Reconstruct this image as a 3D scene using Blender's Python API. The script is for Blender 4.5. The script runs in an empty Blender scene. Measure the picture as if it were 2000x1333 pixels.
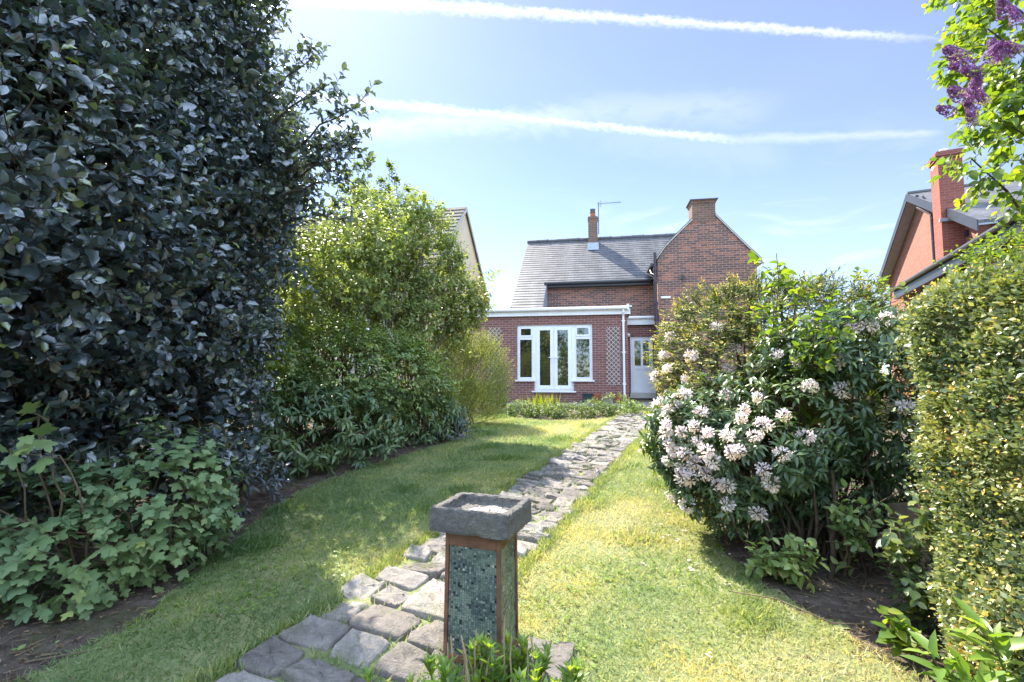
import bpy, math, random
import numpy as np
from mathutils import Vector, Matrix

# ------------------------------------------------------------------ camera, sky, sun, exposure
scn = bpy.context.scene
COL = scn.collection
R = math.radians

cam_d = bpy.data.cameras.new('camera')
cam = bpy.data.objects.new('camera', cam_d)
COL.objects.link(cam)
cam.location = (0, 0, 1.5)
cam.rotation_euler = (R(94.0), 0, 0)
cam_d.sensor_width = 36
cam_d.lens = 17.1
cam_d.clip_start = 0.05
cam_d.clip_end = 2000
scn.camera = cam

SUN_EL, SUN_AZ = R(47.5), R(-29)            # azimuth from +Y, negative = to the left
SUNV = Vector((math.cos(SUN_EL) * math.sin(SUN_AZ), math.cos(SUN_EL) * math.cos(SUN_AZ), math.sin(SUN_EL)))
sd = bpy.data.lights.new('sun', 'SUN')
sd.energy = 4.7
sd.angle = R(0.5)
sd.color = (1.0, 0.93, 0.80)
so = bpy.data.objects.new('sun', sd)
COL.objects.link(so)
so.rotation_euler = SUNV.to_track_quat('Z', 'Y').to_euler()
so.location = (-10, 20, 30)

scn.view_settings.view_transform = 'Standard'
scn.view_settings.look = 'None'
scn.view_settings.exposure = 1.78
scn.view_settings.gamma = 1.0
scn.cycles.use_denoising = True
scn.cycles.max_bounces = 7
scn.cycles.diffuse_bounces = 4
scn.cycles.glossy_bounces = 3
scn.cycles.transmission_bounces = 4
scn.cycles.transparent_max_bounces = 6
scn.cycles.sample_clamp_indirect = 6.0

F_PX, PITCH = 950.0, R(4.0)
def pix_dir(px, py):
    x = (px - 1000) / F_PX
    zc = -(py - 666.5) / F_PX
    return Vector((x, math.cos(PITCH) - zc * math.sin(PITCH), math.sin(PITCH) + zc * math.cos(PITCH))).normalized()


class NT:
    """small helper for node trees"""
    def __init__(self, tree):
        self.t = tree
        tree.nodes.clear()
    def n(self, typ, **kw):
        nd = self.t.nodes.new(typ)
        for k, v in kw.items():
            setattr(nd, k, v)
        return nd
    def l(self, a, b):
        self.t.links.new(a, b)
    def val(self, x, sock):
        if hasattr(x, 'is_output') or isinstance(x, bpy.types.NodeSocket):
            self.l(x, sock)
        else:
            sock.default_value = x
    def math(self, op, a, b=0.0, c=0.0, clamp=False):
        m = self.n('ShaderNodeMath', operation=op)
        m.use_clamp = clamp
        self.val(a, m.inputs[0]); self.val(b, m.inputs[1]); self.val(c, m.inputs[2])
        return m.outputs[0]
    def sstep(self, x, lo, hi):
        m = self.n('ShaderNodeMapRange', interpolation_type='SMOOTHSTEP')
        self.val(x, m.inputs['Value'])
        m.inputs['From Min'].default_value = lo; m.inputs['From Max'].default_value = hi
        m.inputs['To Min'].default_value = 0; m.inputs['To Max'].default_value = 1
        return m.outputs['Result']
    def noise(self, vec, scale, detail=3, rough=.5, dist=0.0):
        m = self.n('ShaderNodeTexNoise')
        if vec is not None:
            self.l(vec, m.inputs['Vector'])
        m.inputs['Scale'].default_value = scale
        m.inputs['Detail'].default_value = detail
        m.inputs['Roughness'].default_value = rough
        m.inputs['Distortion'].default_value = dist
        return m.outputs['Fac']
    def ramp(self, fac, stops):
        r = self.n('ShaderNodeValToRGB')
        cr = r.color_ramp
        while len(cr.elements) < len(stops):
            cr.elements.new(0.5)
        for el, (p, c) in zip(cr.elements, stops):
            el.position = p
            el.color = (*c, 1)
        self.val(fac, r.inputs['Fac'])
        return r.outputs['Color']
    def mix(self, fac, a, b, blend='MIX'):
        m = self.n('ShaderNodeMix', data_type='RGBA', blend_type=blend)
        self.val(fac, m.inputs[0])
        for x, s in ((a, m.inputs[6]), (b, m.inputs[7])):
            if isinstance(x, tuple):
                s.default_value = (*x, 1) if len(x) == 3 else x
            else:
                self.l(x, s)
        return m.outputs[2]
    def vmul(self, vec, s):
        m = self.n('ShaderNodeVectorMath', operation='MULTIPLY')
        self.l(vec, m.inputs[0]); m.inputs[1].default_value = s
        return m.outputs[0]
    def dot(self, vec, v):
        m = self.n('ShaderNodeVectorMath', operation='DOT_PRODUCT')
        self.l(vec, m.inputs[0]); m.inputs[1].default_value = v
        return m.outputs['Value']


world = bpy.data.worlds.new('World')
scn.world = world
world.use_nodes = True
w = NT(world.node_tree)
sky = w.n('ShaderNodeTexSky', sky_type='NISHITA')
sky.sun_disc = False
sky.sun_elevation = SUN_EL
sky.sun_rotation = SUN_AZ
sky.altitude = 50
sky.air_density = .7
sky.dust_density = .24
sky.ozone_density = 5.0
bg = w.n('ShaderNodeBackground')
bg.inputs['Strength'].default_value = 0.078
out = w.n('ShaderNodeOutputWorld')
tc = w.n('ShaderNodeTexCoord')
D = tc.outputs['Generated']            # the view direction in the world: clouds sit in fixed compass directions
cloud_amt = None
CLOUD = (3.0, 2.6, 1.9)
def trail(p0, p1, wdt, grow, amount, nscale, nstr, s0, s1, fade0=.05, fade1=.05, skew=0.0, lo=0.0):
    """a straight contrail along the great circle through two directions in the sky"""
    global cloud_amt
    a, b = pix_dir(*p0), pix_dir(*p1)
    nrm = a.cross(b).normalized()
    if nrm.z < 0: nrm = -nrm
    along = nrm.cross(Vector((0, 0, 1))).normalized()
    if along.dot(b - a) < 0: along = -along
    fwd = along.cross(nrm)
    if fwd.dot(a) < 0: fwd = -fwd
    h = w.dot(D, tuple(nrm))
    s = w.math('DIVIDE', w.dot(D, tuple(along)), w.math('MAXIMUM', w.dot(D, tuple(fwd)), .05))
    sa = a.dot(along) / a.dot(fwd); sb = b.dot(along) / b.dot(fwd)
    t = w.math('DIVIDE', w.math('SUBTRACT', s, sa), sb - sa)
    comb = w.n('ShaderNodeCombineXYZ')
    w.l(w.math('MULTIPLY', s, 1.0), comb.inputs[0]); w.l(w.math('MULTIPLY', h, 2.0), comb.inputs[1])
    nz = w.noise(comb.outputs[0], nscale, 5, .62, .4)
    nz2 = w.noise(comb.outputs[0], nscale * .22, 2, .5)
    wid = w.math('MAXIMUM', w.math('ADD', w.math('MULTIPLY', t, grow), wdt), .001)
    q = w.math('DIVIDE', w.math('ADD', h, w.math('MULTIPLY', w.math('SUBTRACT', nz2, .5), wdt * 1.2)), wid)
    q = w.math('ADD', q, w.math('MULTIPLY', w.math('SUBTRACT', nz, .5), nstr))
    up = w.sstep(q, 1.05, -.1); dn = w.sstep(q, -1.1 - skew, .1)
    m = w.math('MULTIPLY', up, dn)
    m = w.math('MULTIPLY', m, w.math('MULTIPLY', w.sstep(t, s0, s0 + fade0), w.sstep(t, s1, s1 - fade1)))
    m = w.math('MULTIPLY', m, w.sstep(nz, lo, lo + .45))
    m = w.math('MULTIPLY', m, amount)
    m = w.math('MULTIPLY', m, w.math('GREATER_THAN', w.dot(D, tuple(fwd)), .05))
    cloud_amt = m if cloud_amt is None else w.math('MAXIMUM', cloud_amt, m)
trail((760, 3), (1700, 67), .0100, -.0048, .74, 90, 2.1, -.6, 1.25, .1, .35, .7)
trail((700, 196), (1500, 279), .0092, -.0012, .62, 80, 2.2, -.8, 1.06, .3, .3, .7)
trail((700, 246), (1150, 222), .020, .003, .36, 30, 1.9, -.8, 1.25, .6, .5, .9)
trail((1150, 212), (1500, 195), .028, .0, .22, 18, 1.6, -.25, 1.2, .3, .5, .8, .12)
trail((1420, 272), (1840, 259), .011, -.004, .33, 34, 1.3, -.2, 1.05, .4, .15, .4)
trail((1250, 262), (1500, 300), .03, .0, .12, 26, 1.6, -.6, 1.3, .4, .4, .8)
# thin cirrus low on the right
cv = w.vmul(D, (1.3, 1.3, 5.0))
cn = w.noise(cv, 3.2, 6, .62, .8)
cirrus = w.math('MULTIPLY', w.sstep(cn, .47, .78), .55)
cirrus = w.math('MULTIPLY', cirrus, w.sstep(w.dot(D, (0, 0, 1)), .46, .18))
cirrus = w.math('MULTIPLY', cirrus, w.sstep(w.dot(D, (1, 0, 0)), -.1, .45))
cloud_amt = w.math('MAXIMUM', cloud_amt, cirrus)
# thin high haze
cloud_amt = w.math('ADD', cloud_amt, w.math('MULTIPLY_ADD', w.noise(w.vmul(D, (1, 1, 2.2)), 1.6, 4, .55),   .16, .17))
cloud_amt = w.math('ADD', cloud_amt, w.math('MULTIPLY', w.sstep(w.dot(D, (0, 0, 1)), .42, .04), .22))
col = w.mix(cloud_amt, sky.outputs['Color'], w.mix(1.0, sky.outputs['Color'], CLOUD, 'ADD'))
# added broken cloud, unseen behind the viewer and overhead, to brighten the shade
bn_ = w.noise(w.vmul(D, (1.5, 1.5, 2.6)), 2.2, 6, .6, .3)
fill_cloud = w.math('MULTIPLY', w.sstep(bn_, .40, .62), w.sstep(w.dot(D, (0, -.86, .5)), .12, .5))
fill_cloud = w.math('MULTIPLY', fill_cloud, w.sstep(w.dot(D, (0, 0, 1)), .02, .2))
col = w.mix(fill_cloud, col, (15.0, 19.4, 26.5))
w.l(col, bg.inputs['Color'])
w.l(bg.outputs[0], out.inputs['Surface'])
world.cycles.sampling_method = 'MANUAL'
world.cycles.sample_map_resolution = 512

# ------------------------------------------------------------------ helpers
def gz(x, y):
    """height of the garden ground, a gentle slope up to the house"""
    return 0.042 * np.clip(y, -4.0, 15.5) + 0 * np.asarray(x)

def tag(o, label=None, cat=None, group=None, kind=None):
    if label: o['label'] = label
    if cat: o['category'] = cat
    if group: o['group'] = group
    if kind: o['kind'] = kind
    return o

def empty(name, loc=(0, 0, 0), rz=0.0, label=None, cat=None, group=None):
    o = bpy.data.objects.new(name, None)
    COL.objects.link(o)
    o.location = loc
    o.rotation_euler = (0, 0, rz)
    o.empty_display_size = .2
    return tag(o, label, cat, group)

def mesh_obj(name, V, faces_flat, sizes, mat, parent=None, rnd=None, uv=None, smooth=True, frnd=None):
    me = bpy.data.meshes.new(name)
    V = np.ascontiguousarray(V, dtype=np.float32)
    faces_flat = np.ascontiguousarray(faces_flat, dtype=np.int32)
    sizes = np.ascontiguousarray(sizes, dtype=np.int32)
    me.vertices.add(len(V)); me.vertices.foreach_set('co', V.ravel())
    me.loops.add(len(faces_flat)); me.loops.foreach_set('vertex_index', faces_flat)
    me.polygons.add(len(sizes))
    st = np.zeros(len(sizes), np.int32); st[1:] = np.cumsum(sizes)[:-1]
    me.polygons.foreach_set('loop_start', st)
    me.polygons.foreach_set('loop_total', sizes)
    me.polygons.foreach_set('use_smooth', np.full(len(sizes), bool(smooth)))
    me.update(calc_edges=True)
    if rnd is not None:
        a = me.attributes.new('rnd', 'FLOAT', 'POINT')
        a.data.foreach_set('value', np.ascontiguousarray(rnd, dtype=np.float32))
    if frnd is not None:
        a = me.attributes.new('rnd', 'FLOAT', 'FACE')
        a.data.foreach_set('value', np.ascontiguousarray(frnd, dtype=np.float32))
    if uv is not None:
        u = me.uv_layers.new(name='UVMap')
        u.data.foreach_set('uv', np.ascontiguousarray(uv, dtype=np.float32).ravel())
    if isinstance(mat, (list, tuple)):
        for m in mat: me.materials.append(m)
    elif mat: me.materials.append(mat)
    o = bpy.data.objects.new(name, me)
    COL.objects.link(o)
    if parent: o.parent = parent
    return o


class MB:
    """collects solid shapes and links them as ONE mesh object with metric UVs"""
    def __init__(self):
        self.v = []; self.f = []; self.r = []
    def poly(self, pts, r=0.5):
        b = len(self.v)
        self.v += [tuple(p) for p in pts]
        self.f.append(tuple(range(b, b + len(pts)))); self.r.append(r)
    def box(self, x0, x1, y0, y1, z0, z1, r=0.5):
        b = len(self.v)
        self.v += [(x0, y0, z0), (x1, y0, z0), (x1, y1, z0), (x0, y1, z0), (x0, y0, z1), (x1, y0, z1), (x1, y1, z1), (x0, y1, z1)]
        for q in ((0, 3, 2, 1), (4, 5, 6, 7), (0, 1, 5, 4), (1, 2, 6, 5), (2, 3, 7, 6), (3, 0, 4, 7)):
            self.f.append(tuple(b + i for i in q)); self.r.append(r)
        return self
    def prism(self, pts, d, r=0.5):
        """pts: planar outline, d: extrusion vector"""
        n = len(pts); b = len(self.v)
        d = Vector(d)
        P = [Vector(p) for p in pts]
        nn = Vector((0, 0, 0))
        for i in range(n): nn += P[i].cross(P[(i + 1) % n])
        if nn.dot(d) > 0: P = P[::-1]
        self.v += [tuple(p) for p in P] + [tuple(p + d) for p in P]
        self.f.append(tuple(range(b, b + n))); self.r.append(r)
        self.f.append(tuple(b + n + i for i in range(n))[::-1]); self.r.append(r)
        for i in range(n):
            j = (i + 1) % n
            self.f.append((b + i, b + n + i, b + n + j, b + j)); self.r.append(r)
        return self
    def tube(self, pts, rad, seg=10, cap=True):
        P = [Vector(p) for p in pts]
        rads = rad if isinstance(rad, (list, tuple)) else [rad] * len(P)
        rings = []
        for i, p in enumerate(P):
            d = (P[min(i + 1, len(P) - 1)] - P[max(i - 1, 0)]).normalized()
            a = d.cross(Vector((0, 0, 1)) if abs(d.z) < .9 else Vector((1, 0, 0))).normalized()
            c = d.cross(a)
            b = len(self.v)
            for k in range(seg):
                t = 2 * math.pi * k / seg
                self.v.append(tuple(p + (a * math.cos(t) + c * math.sin(t)) * rads[i]))
            rings.append(b)
        for i in range(len(rings) - 1):
            for k in range(seg):
                j = (k + 1) % seg
                self.f.append((rings[i] + k, rings[i + 1] + k, rings[i + 1] + j, rings[i] + j)); self.r.append(.5)
        if cap:
            self.f.append(tuple(rings[0] + k for k in range(seg))); self.r.append(.5)
            self.f.append(tuple(rings[-1] + k for k in range(seg))[::-1]); self.r.append(.5)
        return self
    def lathe(self, prof, c=(0, 0, 0), seg=20):
        rings = []
        for (r, z) in prof:
            b = len(self.v)
            for k in range(seg):
                t = 2 * math.pi * k / seg
                self.v.append((c[0] + r * math.cos(t), c[1] + r * math.sin(t), c[2] + z))
            rings.append(b)
        for i in range(len(rings) - 1):
            for k in range(seg):
                j = (k + 1) % seg
                self.f.append((rings[i] + k, rings[i] + j, rings[i + 1] + j, rings[i + 1] + k)); self.r.append(.5)
        return self
    def build(self, name, mat, parent=None, smooth=False, bevel=0.0):
        V = np.array(self.v, dtype=np.float64)
        flat = [i for f in self.f for i in f]
        sizes = [len(f) for f in self.f]
        uv = []
        for f in self.f:
            p = V[list(f)]
            n = np.zeros(3)
            for i in range(len(f)):
                n += np.cross(p[i], p[(i + 1) % len(f)])
            ln = np.linalg.norm(n); n = n / ln if ln > 0 else np.array([0, 0, 1.])
            h = np.cross([0, 0, 1.], n)
            if np.linalg.norm(h) < 1e-3:
                h = np.array([1., 0, 0])
            h /= np.linalg.norm(h)
            vv = np.cross(n, h)
            for q in p:
                uv.append((q @ h, q[2] if abs(n[2]) < .05 else q @ vv))
        o = mesh_obj(name, V, flat, sizes, mat, parent, uv=np.array(uv), smooth=smooth, frnd=self.r)
        if bevel > 0:
            m = o.modifiers.new('bevel', 'BEVEL'); m.width = bevel; m.segments = 2; m.limit_method = 'ANGLE'
        return o

# ------------------------------------------------------------------ materials
def new_mat(name):
    m = bpy.data.materials.new(name)
    m.use_nodes = True
    t = NT(m.node_tree)
    o = t.n('ShaderNodeOutputMaterial')
    p = t.n('ShaderNodeBsdfPrincipled')
    t.l(p.outputs[0], o.inputs['Surface'])
    return m, t, p, o

def plain(name, colr, rough=.5, spec=.5, var=.12, vscale=6.0, metal=0.0, bump=0.0, bscale=60):
    m, t, p, o = new_mat(name)
    oc = t.n('ShaderNodeTexCoord').outputs['Object']
    nz = t.noise(oc, vscale, 5, .6)
    a = tuple(c * (1 - var) for c in colr); b = tuple(min(1, c * (1 + var)) for c in colr)
    t.l(t.ramp(nz, [(.3, a), (.7, b)]), p.inputs['Base Color'])
    p.inputs['Roughness'].default_value = rough
    p.inputs['Specular IOR Level'].default_value = spec
    p.inputs['Metallic'].default_value = metal
    if bump:
        bn = t.n('ShaderNodeBump'); bn.inputs['Strength'].default_value = bump; bn.inputs['Distance'].default_value = .01
        t.l(t.noise(oc, bscale, 6, .65), bn.inputs['Height'])
        t.l(bn.outputs[0], p.inputs['Normal'])
    return m

def leaf_mat(name, stops, rough=.45, trans=.35, tboost=(1.5, 1.6, .55), spec=.5, ior=1.5):
    """stops: colour ramp over the per-leaf value 'rnd'"""
    m, t, p, o = new_mat(name)
    at = t.n('ShaderNodeAttribute', attribute_name='rnd')
    oc = t.n('ShaderNodeTexCoord').outputs['Object']
    c = t.ramp(at.outputs['Fac'], stops)
    big = t.noise(oc, 1.7, 3, .55)
    c = t.mix(t.sstep(big, .35, .7), c, t.mix(1.0, c, (1.25, 1.12, .8), 'MULTIPLY'))
    t.l(c, p.inputs['Base Color'])
    p.inputs['Roughness'].default_value = rough
    p.inputs['Specular IOR Level'].default_value = spec
    p.inputs['IOR'].default_value = ior
    tr = t.n('ShaderNodeBsdfTranslucent')
    t.l(t.mix(1.0, c, tboost, 'MULTIPLY'), tr.inputs['Color'])
    ms = t.n('ShaderNodeMixShader'); ms.inputs[0].default_value = trans
    t.l(p.outputs[0], ms.inputs[1]); t.l(tr.outputs[0], ms.inputs[2])
    t.l(ms.outputs[0], o.inputs['Surface'])
    return m

def brick_mat(name, c1, c2, mortar, dark=None, dark_amt=.0, bw=.225, bh=.075, stain=.25, ms=.011):
    m, t, p, o = new_mat(name)
    uv = t.n('ShaderNodeUVMap').outputs[0]
    br = t.n('ShaderNodeTexBrick')
    t.l(uv, br.inputs['Vector'])
    br.inputs['Color1'].default_value = (0, 0, 0, 1); br.inputs['Color2'].default_value = (1, 1, 1, 1)
    br.inputs['Mortar'].default_value = (.5, .5, .5, 1)
    br.inputs['Scale'].default_value = 1.0
    br.inputs['Mortar Size'].default_value = ms * .5
    br.inputs['Mortar Smooth'].default_value = .15
    br.inputs['Brick Width'].default_value = bw
    br.inputs['Row Height'].default_value = bh
    tone = t.n('ShaderNodeSeparateColor'); t.l(br.outputs['Color'], tone.inputs[0])
    # patches of brick from different firings
    patch = t.noise(t.vmul(uv, (1.6, 3.5, 1)), 1.0, 3, .6)
    f = t.math('ADD', t.math('MULTIPLY', tone.outputs[0], .75), t.math('MULTIPLY', patch, .4), clamp=True)
    stops = [(.05, c1), (.55, tuple((a + b) / 2 for a, b in zip(c1, c2))), (1.0, c2)]
    c = t.ramp(f, stops)
    if dark:
        rowp = t.noise(t.vmul(uv, (1.1, 9.0, 1)), 1.0, 2, .5)
        g = t.math('ADD', t.math('MULTIPLY', tone.outputs[0], .5), rowp)
        c = t.mix(t.math('MULTIPLY', t.sstep(g, .55, .80), dark_amt), c, dark)
    c = t.mix(br.outputs['Fac'], c, mortar)
    st = t.noise(uv, .9, 6, .65)
    c = t.mix(t.math('MULTIPLY', t.sstep(st, .4, .8), stain), c, t.mix(1.0, c, (.55, .52, .5), 'MULTIPLY'))
    t.l(c, p.inputs['Base Color'])
    p.inputs['Roughness'].default_value = .85
    p.inputs['Specular IOR Level'].default_value = .25
    bn = t.n('ShaderNodeBump'); bn.inputs['Strength'].default_value = .6; bn.inputs['Distance'].default_value = .008
    hh = t.math('ADD', t.math('SUBTRACT', 1.0, br.outputs['Fac']), t.math('MULTIPLY', t.noise(uv, 60, 3), .3))
    t.l(hh, bn.inputs['Height']); t.l(bn.outputs[0], p.inputs['Normal'])
    return m

def slate_mat(name, c1, c2, bw=.25, bh=.2, lichen=(.172, .170, .168), rough=.55):
    m, t, p, o = new_mat(name)
    uv = t.n('ShaderNodeUVMap').outputs[0]
    br = t.n('ShaderNodeTexBrick')
    t.l(uv, br.inputs['Vector'])
    br.inputs['Color1'].default_value = (0, 0, 0, 1); br.inputs['Color2'].default_value = (1, 1, 1, 1)
    br.inputs['Mortar'].default_value = (.2, .2, .2, 1)
    br.inputs['Scale'].default_value = 1.0
    br.inputs['Mortar Size'].default_value = .004
    br.inputs['Brick Width'].default_value = bw; br.inputs['Row Height'].default_value = bh
    tone = t.n('ShaderNodeSeparateColor'); t.l(br.outputs['Color'], tone.inputs[0])
    c = t.ramp(tone.outputs[0], [(0, c1), (1, c2)])
    st = t.noise(t.vmul(uv, (2.2, .45, 1)), 1.0, 5, .65)
    c = t.mix(t.math('MULTIPLY', t.sstep(st, .42, .75), .75), c, lichen)
    c = t.mix(t.math('MULTIPLY', t.sstep(t.noise(uv, 7, 5, .7), .5, .75), .4), c, tuple(.6 * q for q in c1))
    c = t.mix(br.outputs['Fac'], c, (.03, .03, .035))
    t.l(c, p.inputs['Base Color'])
    p.inputs['Roughness'].default_value = rough
    p.inputs['Specular IOR Level'].default_value = .5 if rough < .7 else .1
    return m

M = {}
M['brick_house'] = brick_mat('brick_house', (.27, .118, .082), (.50, .22, .13), (.46, .39, .32), (.11, .075, .07), .85, stain=.32)
M['brick_ext'] = brick_mat('brick_ext', (.165, .075, .066), (.265, .118, .100), (.44, .35, .31), stain=.15)
M['brick_pink'] = brick_mat('brick_pink', (.27, .105, .078), (.35, .145, .105), (.36, .22, .17), stain=.1)
M['brick_chim'] = brick_mat('brick_chim', (.22, .07, .055), (.31, .105, .08), (.34, .2, .16), stain=.1)
M['brick_old'] = brick_mat('brick_old', (.20, .105, .072), (.31, .17, .11), (.33, .28, .23), (.09, .075, .065), .6, stain=.4)
M['slate'] = slate_mat('slate', (.062, .061, .067), (.112, .110, .119))
M['tile'] = slate_mat('tile', (.13, .11, .10), (.20, .17, .155), .3, .3, rough=.9)
M['ridge'] = plain('ridge', (.075, .075, .085), .6, var=.3)
M['upvc'] = plain('upvc', (.84, .85, .87), .32, .5, var=.03)
M['white_paint'] = plain('white_paint', (.82, .82, .80), .5, .4, var=.08, vscale=3)
M['lead'] = plain('lead', (.30, .32, .36), .45, .5, var=.15)
M['black_plastic'] = plain('black_plastic', (.022, .022, .026), .35, .5, var=.1)
M['dark_plastic'] = plain('dark_plastic', (.05, .035, .045), .4, .5, var=.15)
M['black_paint'] = plain('black_paint', (.025, .025, .032), .45, .5, var=.2)
M['stone_trim'] = plain('stone_trim', (.5, .48, .43), .8, .3, var=.1)
M['render_cream'] = plain('render_cream', (.70, .60, .42), .9, .2, var=.06, vscale=2, bump=.3)
M['terracotta'] = plain('terracotta', (.34, .12, .06), .8, .3, var=.2, vscale=14)
M['flue'] = plain('flue', (.16, .16, .17), .4, .5, var=.2, metal=.6)
M['aerial'] = plain('aerial', (.12, .12, .13), .4, .5, var=.1, metal=.7)
M['planter_green'] = plain('planter_green', (.018, .045, .045), .5, .5, var=.15)
M['trellis_wood'] = plain('trellis_wood', (.50, .45, .42), .8, .2, var=.2, vscale=20)
M['bark'] = plain('bark', (.085, .062, .045), .9, .2, var=.35, vscale=14, bump=.6, bscale=40)
M['bark_pale'] = plain('bark_pale', (.17, .13, .085), .85, .2, var=.3, vscale=14, bump=.4, bscale=40)
M['stalk'] = plain('stalk', (.10, .12, .04), .7, .3, var=.25)
M['dry_stalk'] = plain('dry_stalk', (.36, .27, .16), .85, .2, var=.2, vscale=20)
M['board'] = plain('board', (.12, .085, .06), .85, .2, var=.3, vscale=9, bump=.4)
M['brass'] = plain('brass', (.5, .5, .5), .25, .5, metal=.9, var=.05)

def glass_mat():
    m, t, p, o = new_mat('window_glass')
    p.inputs['Base Color'].default_value = (.012, .014, .014, 1)
    p.inputs['Roughness'].default_value = .02
    p.inputs['IOR'].default_value = 2.7
    oc = t.n('ShaderNodeTexCoord').outputs['Object']
    bn = t.n('ShaderNodeBump'); bn.inputs['Strength'].default_value = .02; bn.inputs['Distance'].default_value = .02
    t.l(t.noise(oc, .9, 1), bn.inputs['Height']); t.l(bn.outputs[0], p.inputs['Normal'])
    return m
M['glass'] = glass_mat()

def stone_mat(name, c1, c2, c3, rough=.85, moss=0.0, scale=3.0):
    m, t, p, o = new_mat(name)
    oc = t.n('ShaderNodeTexCoord').outputs['Object']
    at = t.n('ShaderNodeAttribute', attribute_name='rnd')
    n1 = t.noise(oc, scale, 7, .65)
    n2 = t.noise(oc, scale * 9, 6, .7)
    n3 = t.noise(oc, scale * 40, 3, .6)
    f = t.math('ADD', t.math('MULTIPLY', n1, .5), t.math('ADD', t.math('MULTIPLY', n2, .45), t.math('MULTIPLY', at.outputs['Fac'], .30)))
    c = t.ramp(f, [(.38, c1), (.60, c2), (.82, c3)])
    c = t.mix(t.math('MULTIPLY', t.sstep(n3, .56, .7), .35), c, tuple(.45 * q for q in c1))
    if moss:
        c = t.mix(t.math('MULTIPLY', t.sstep(t.noise(oc, 5, 5, .7), .5, .68), moss), c, (.10, .11, .035))
    t.l(c, p.inputs['Base Color'])
    p.inputs['Roughness'].default_value = rough
    p.inputs['Specular IOR Level'].default_value = .3
    bn = t.n('ShaderNodeBump'); bn.inputs['Strength'].default_value = .9; bn.inputs['Distance'].default_value = .018
    t.l(t.math('ADD', n2, t.math('MULTIPLY', n3, .5)), bn.inputs['Height']); t.l(bn.outputs[0], p.inputs['Normal'])
    return m
M['path_stone'] = stone_mat('path_stone', (.10, .088, .078), (.215, .19, .17), (.36, .325, .29), moss=.5, scale=3.0)
M['basin_stone'] = stone_mat('basin_stone', (.115, .107, .10), (.22, .205, .185), (.40, .37, .33), moss=.25, scale=5)
M['slab_stone'] = stone_mat('slab_stone', (.13, .115, .105), (.22, .20, .18), (.33, .30, .275), scale=4)
M['patio_stone'] = stone_mat('patio_stone', (.13, .12, .11), (.22, .20, .185), (.32, .3, .27), moss=.3, scale=2)
M['post_wood'] = plain('post_wood', (.18, .088, .05), .6, .3, var=.5, vscale=7, bump=.25)

def soil_mat(name, lawn=False):
    m, t, p, o = new_mat(name)
    oc = t.n('ShaderNodeTexCoord').outputs['Object']
    n1 = t.noise(oc, .9, 5, .6)
    n2 = t.noise(oc, 9, 6, .7)
    n3 = t.noise(oc, 55, 5, .7)
    if lawn:
        c = t.ramp(n1, [(.35, (.14, .19, .08)), (.5, (.21, .24, .11)), (.65, (.29, .28, .14))])
        c = t.mix(t.math('MULTIPLY', t.sstep(n2, .52, .7), .6), c, (.36, .31, .16))
        c = t.mix(t.math('MULTIPLY', t.sstep(n3, .5, .66), .5), c, (.08, .11, .025))
    else:
        c = t.ramp(n2, [(.35, (.065, .05, .041)), (.55, (.125, .097, .08)), (.72, (.20, .16, .13))])
        c = t.mix(t.math('MULTIPLY', t.sstep(n3, .56, .68), .7), c, (.22, .17, .125))
        c = t.mix(t.math('MULTIPLY', t.sstep(t.noise(oc, 2.3, 5, .65), .5, .66), .5), c, (.06, .075, .022))
        d = t.n('ShaderNodeVectorMath', operation='LENGTH'); t.l(oc, d.inputs[0])
        c = t.mix(t.sstep(d.outputs['Value'], 22, 30), c, (.09, .12, .03))
    t.l(c, p.inputs['Base Color'])
    p.inputs['Roughness'].default_value = .95
    p.inputs['Specular IOR Level'].default_value = .15
    bn = t.n('ShaderNodeBump'); bn.inputs['Strength'].default_value = .9; bn.inputs['Distance'].default_value = .03
    t.l(t.math('ADD', n2, t.math('MULTIPLY', n3, .6)), bn.inputs['Height']); t.l(bn.outputs[0], p.inputs['Normal'])
    return m
M['soil'] = soil_mat('soil')
M['lawn'] = soil_mat('lawn', True)

def mosaic_mat():
    m, t, p, o = new_mat('mosaic_tiles')
    at = t.n('ShaderNodeAttribute', attribute_name='rnd')
    c = t.ramp(at.outputs['Fac'], [(0, (.018, .024, .030)), (.12, (.055, .07, .075)), (.3, (.095, .126, .108)), (.6, (.145, .188, .145)), (.8, (.215, .25, .19)), (.93, (.29, .30, .245)), (1, (.50, .49, .34))])
    t.l(c, p.inputs['Base Color'])
    p.inputs['Roughness'].default_value = .3
    return m
M['mosaic'] = mosaic_mat()
M['silt'] = plain('silt', (.42, .39, .35), .9, .2, var=.2, vscale=40)
M['grout'] = plain('grout', (.17, .175, .16), .9, .2)
# ------------------------------------------------------------------ ground, lawn, path, patio
rng = np.random.default_rng(7)
g = MB()
ys = [-300, -4, 15.5, 700]
zs = [gz(0, y) for y in ys]
for i in range(3):
    g.poly([(-400, ys[i], zs[i]), (400, ys[i], zs[i]), (400, ys[i + 1], zs[i + 1]), (-400, ys[i + 1], zs[i + 1])])
tag(g.build('ground', M['soil'], smooth=False), kind='structure')

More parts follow.
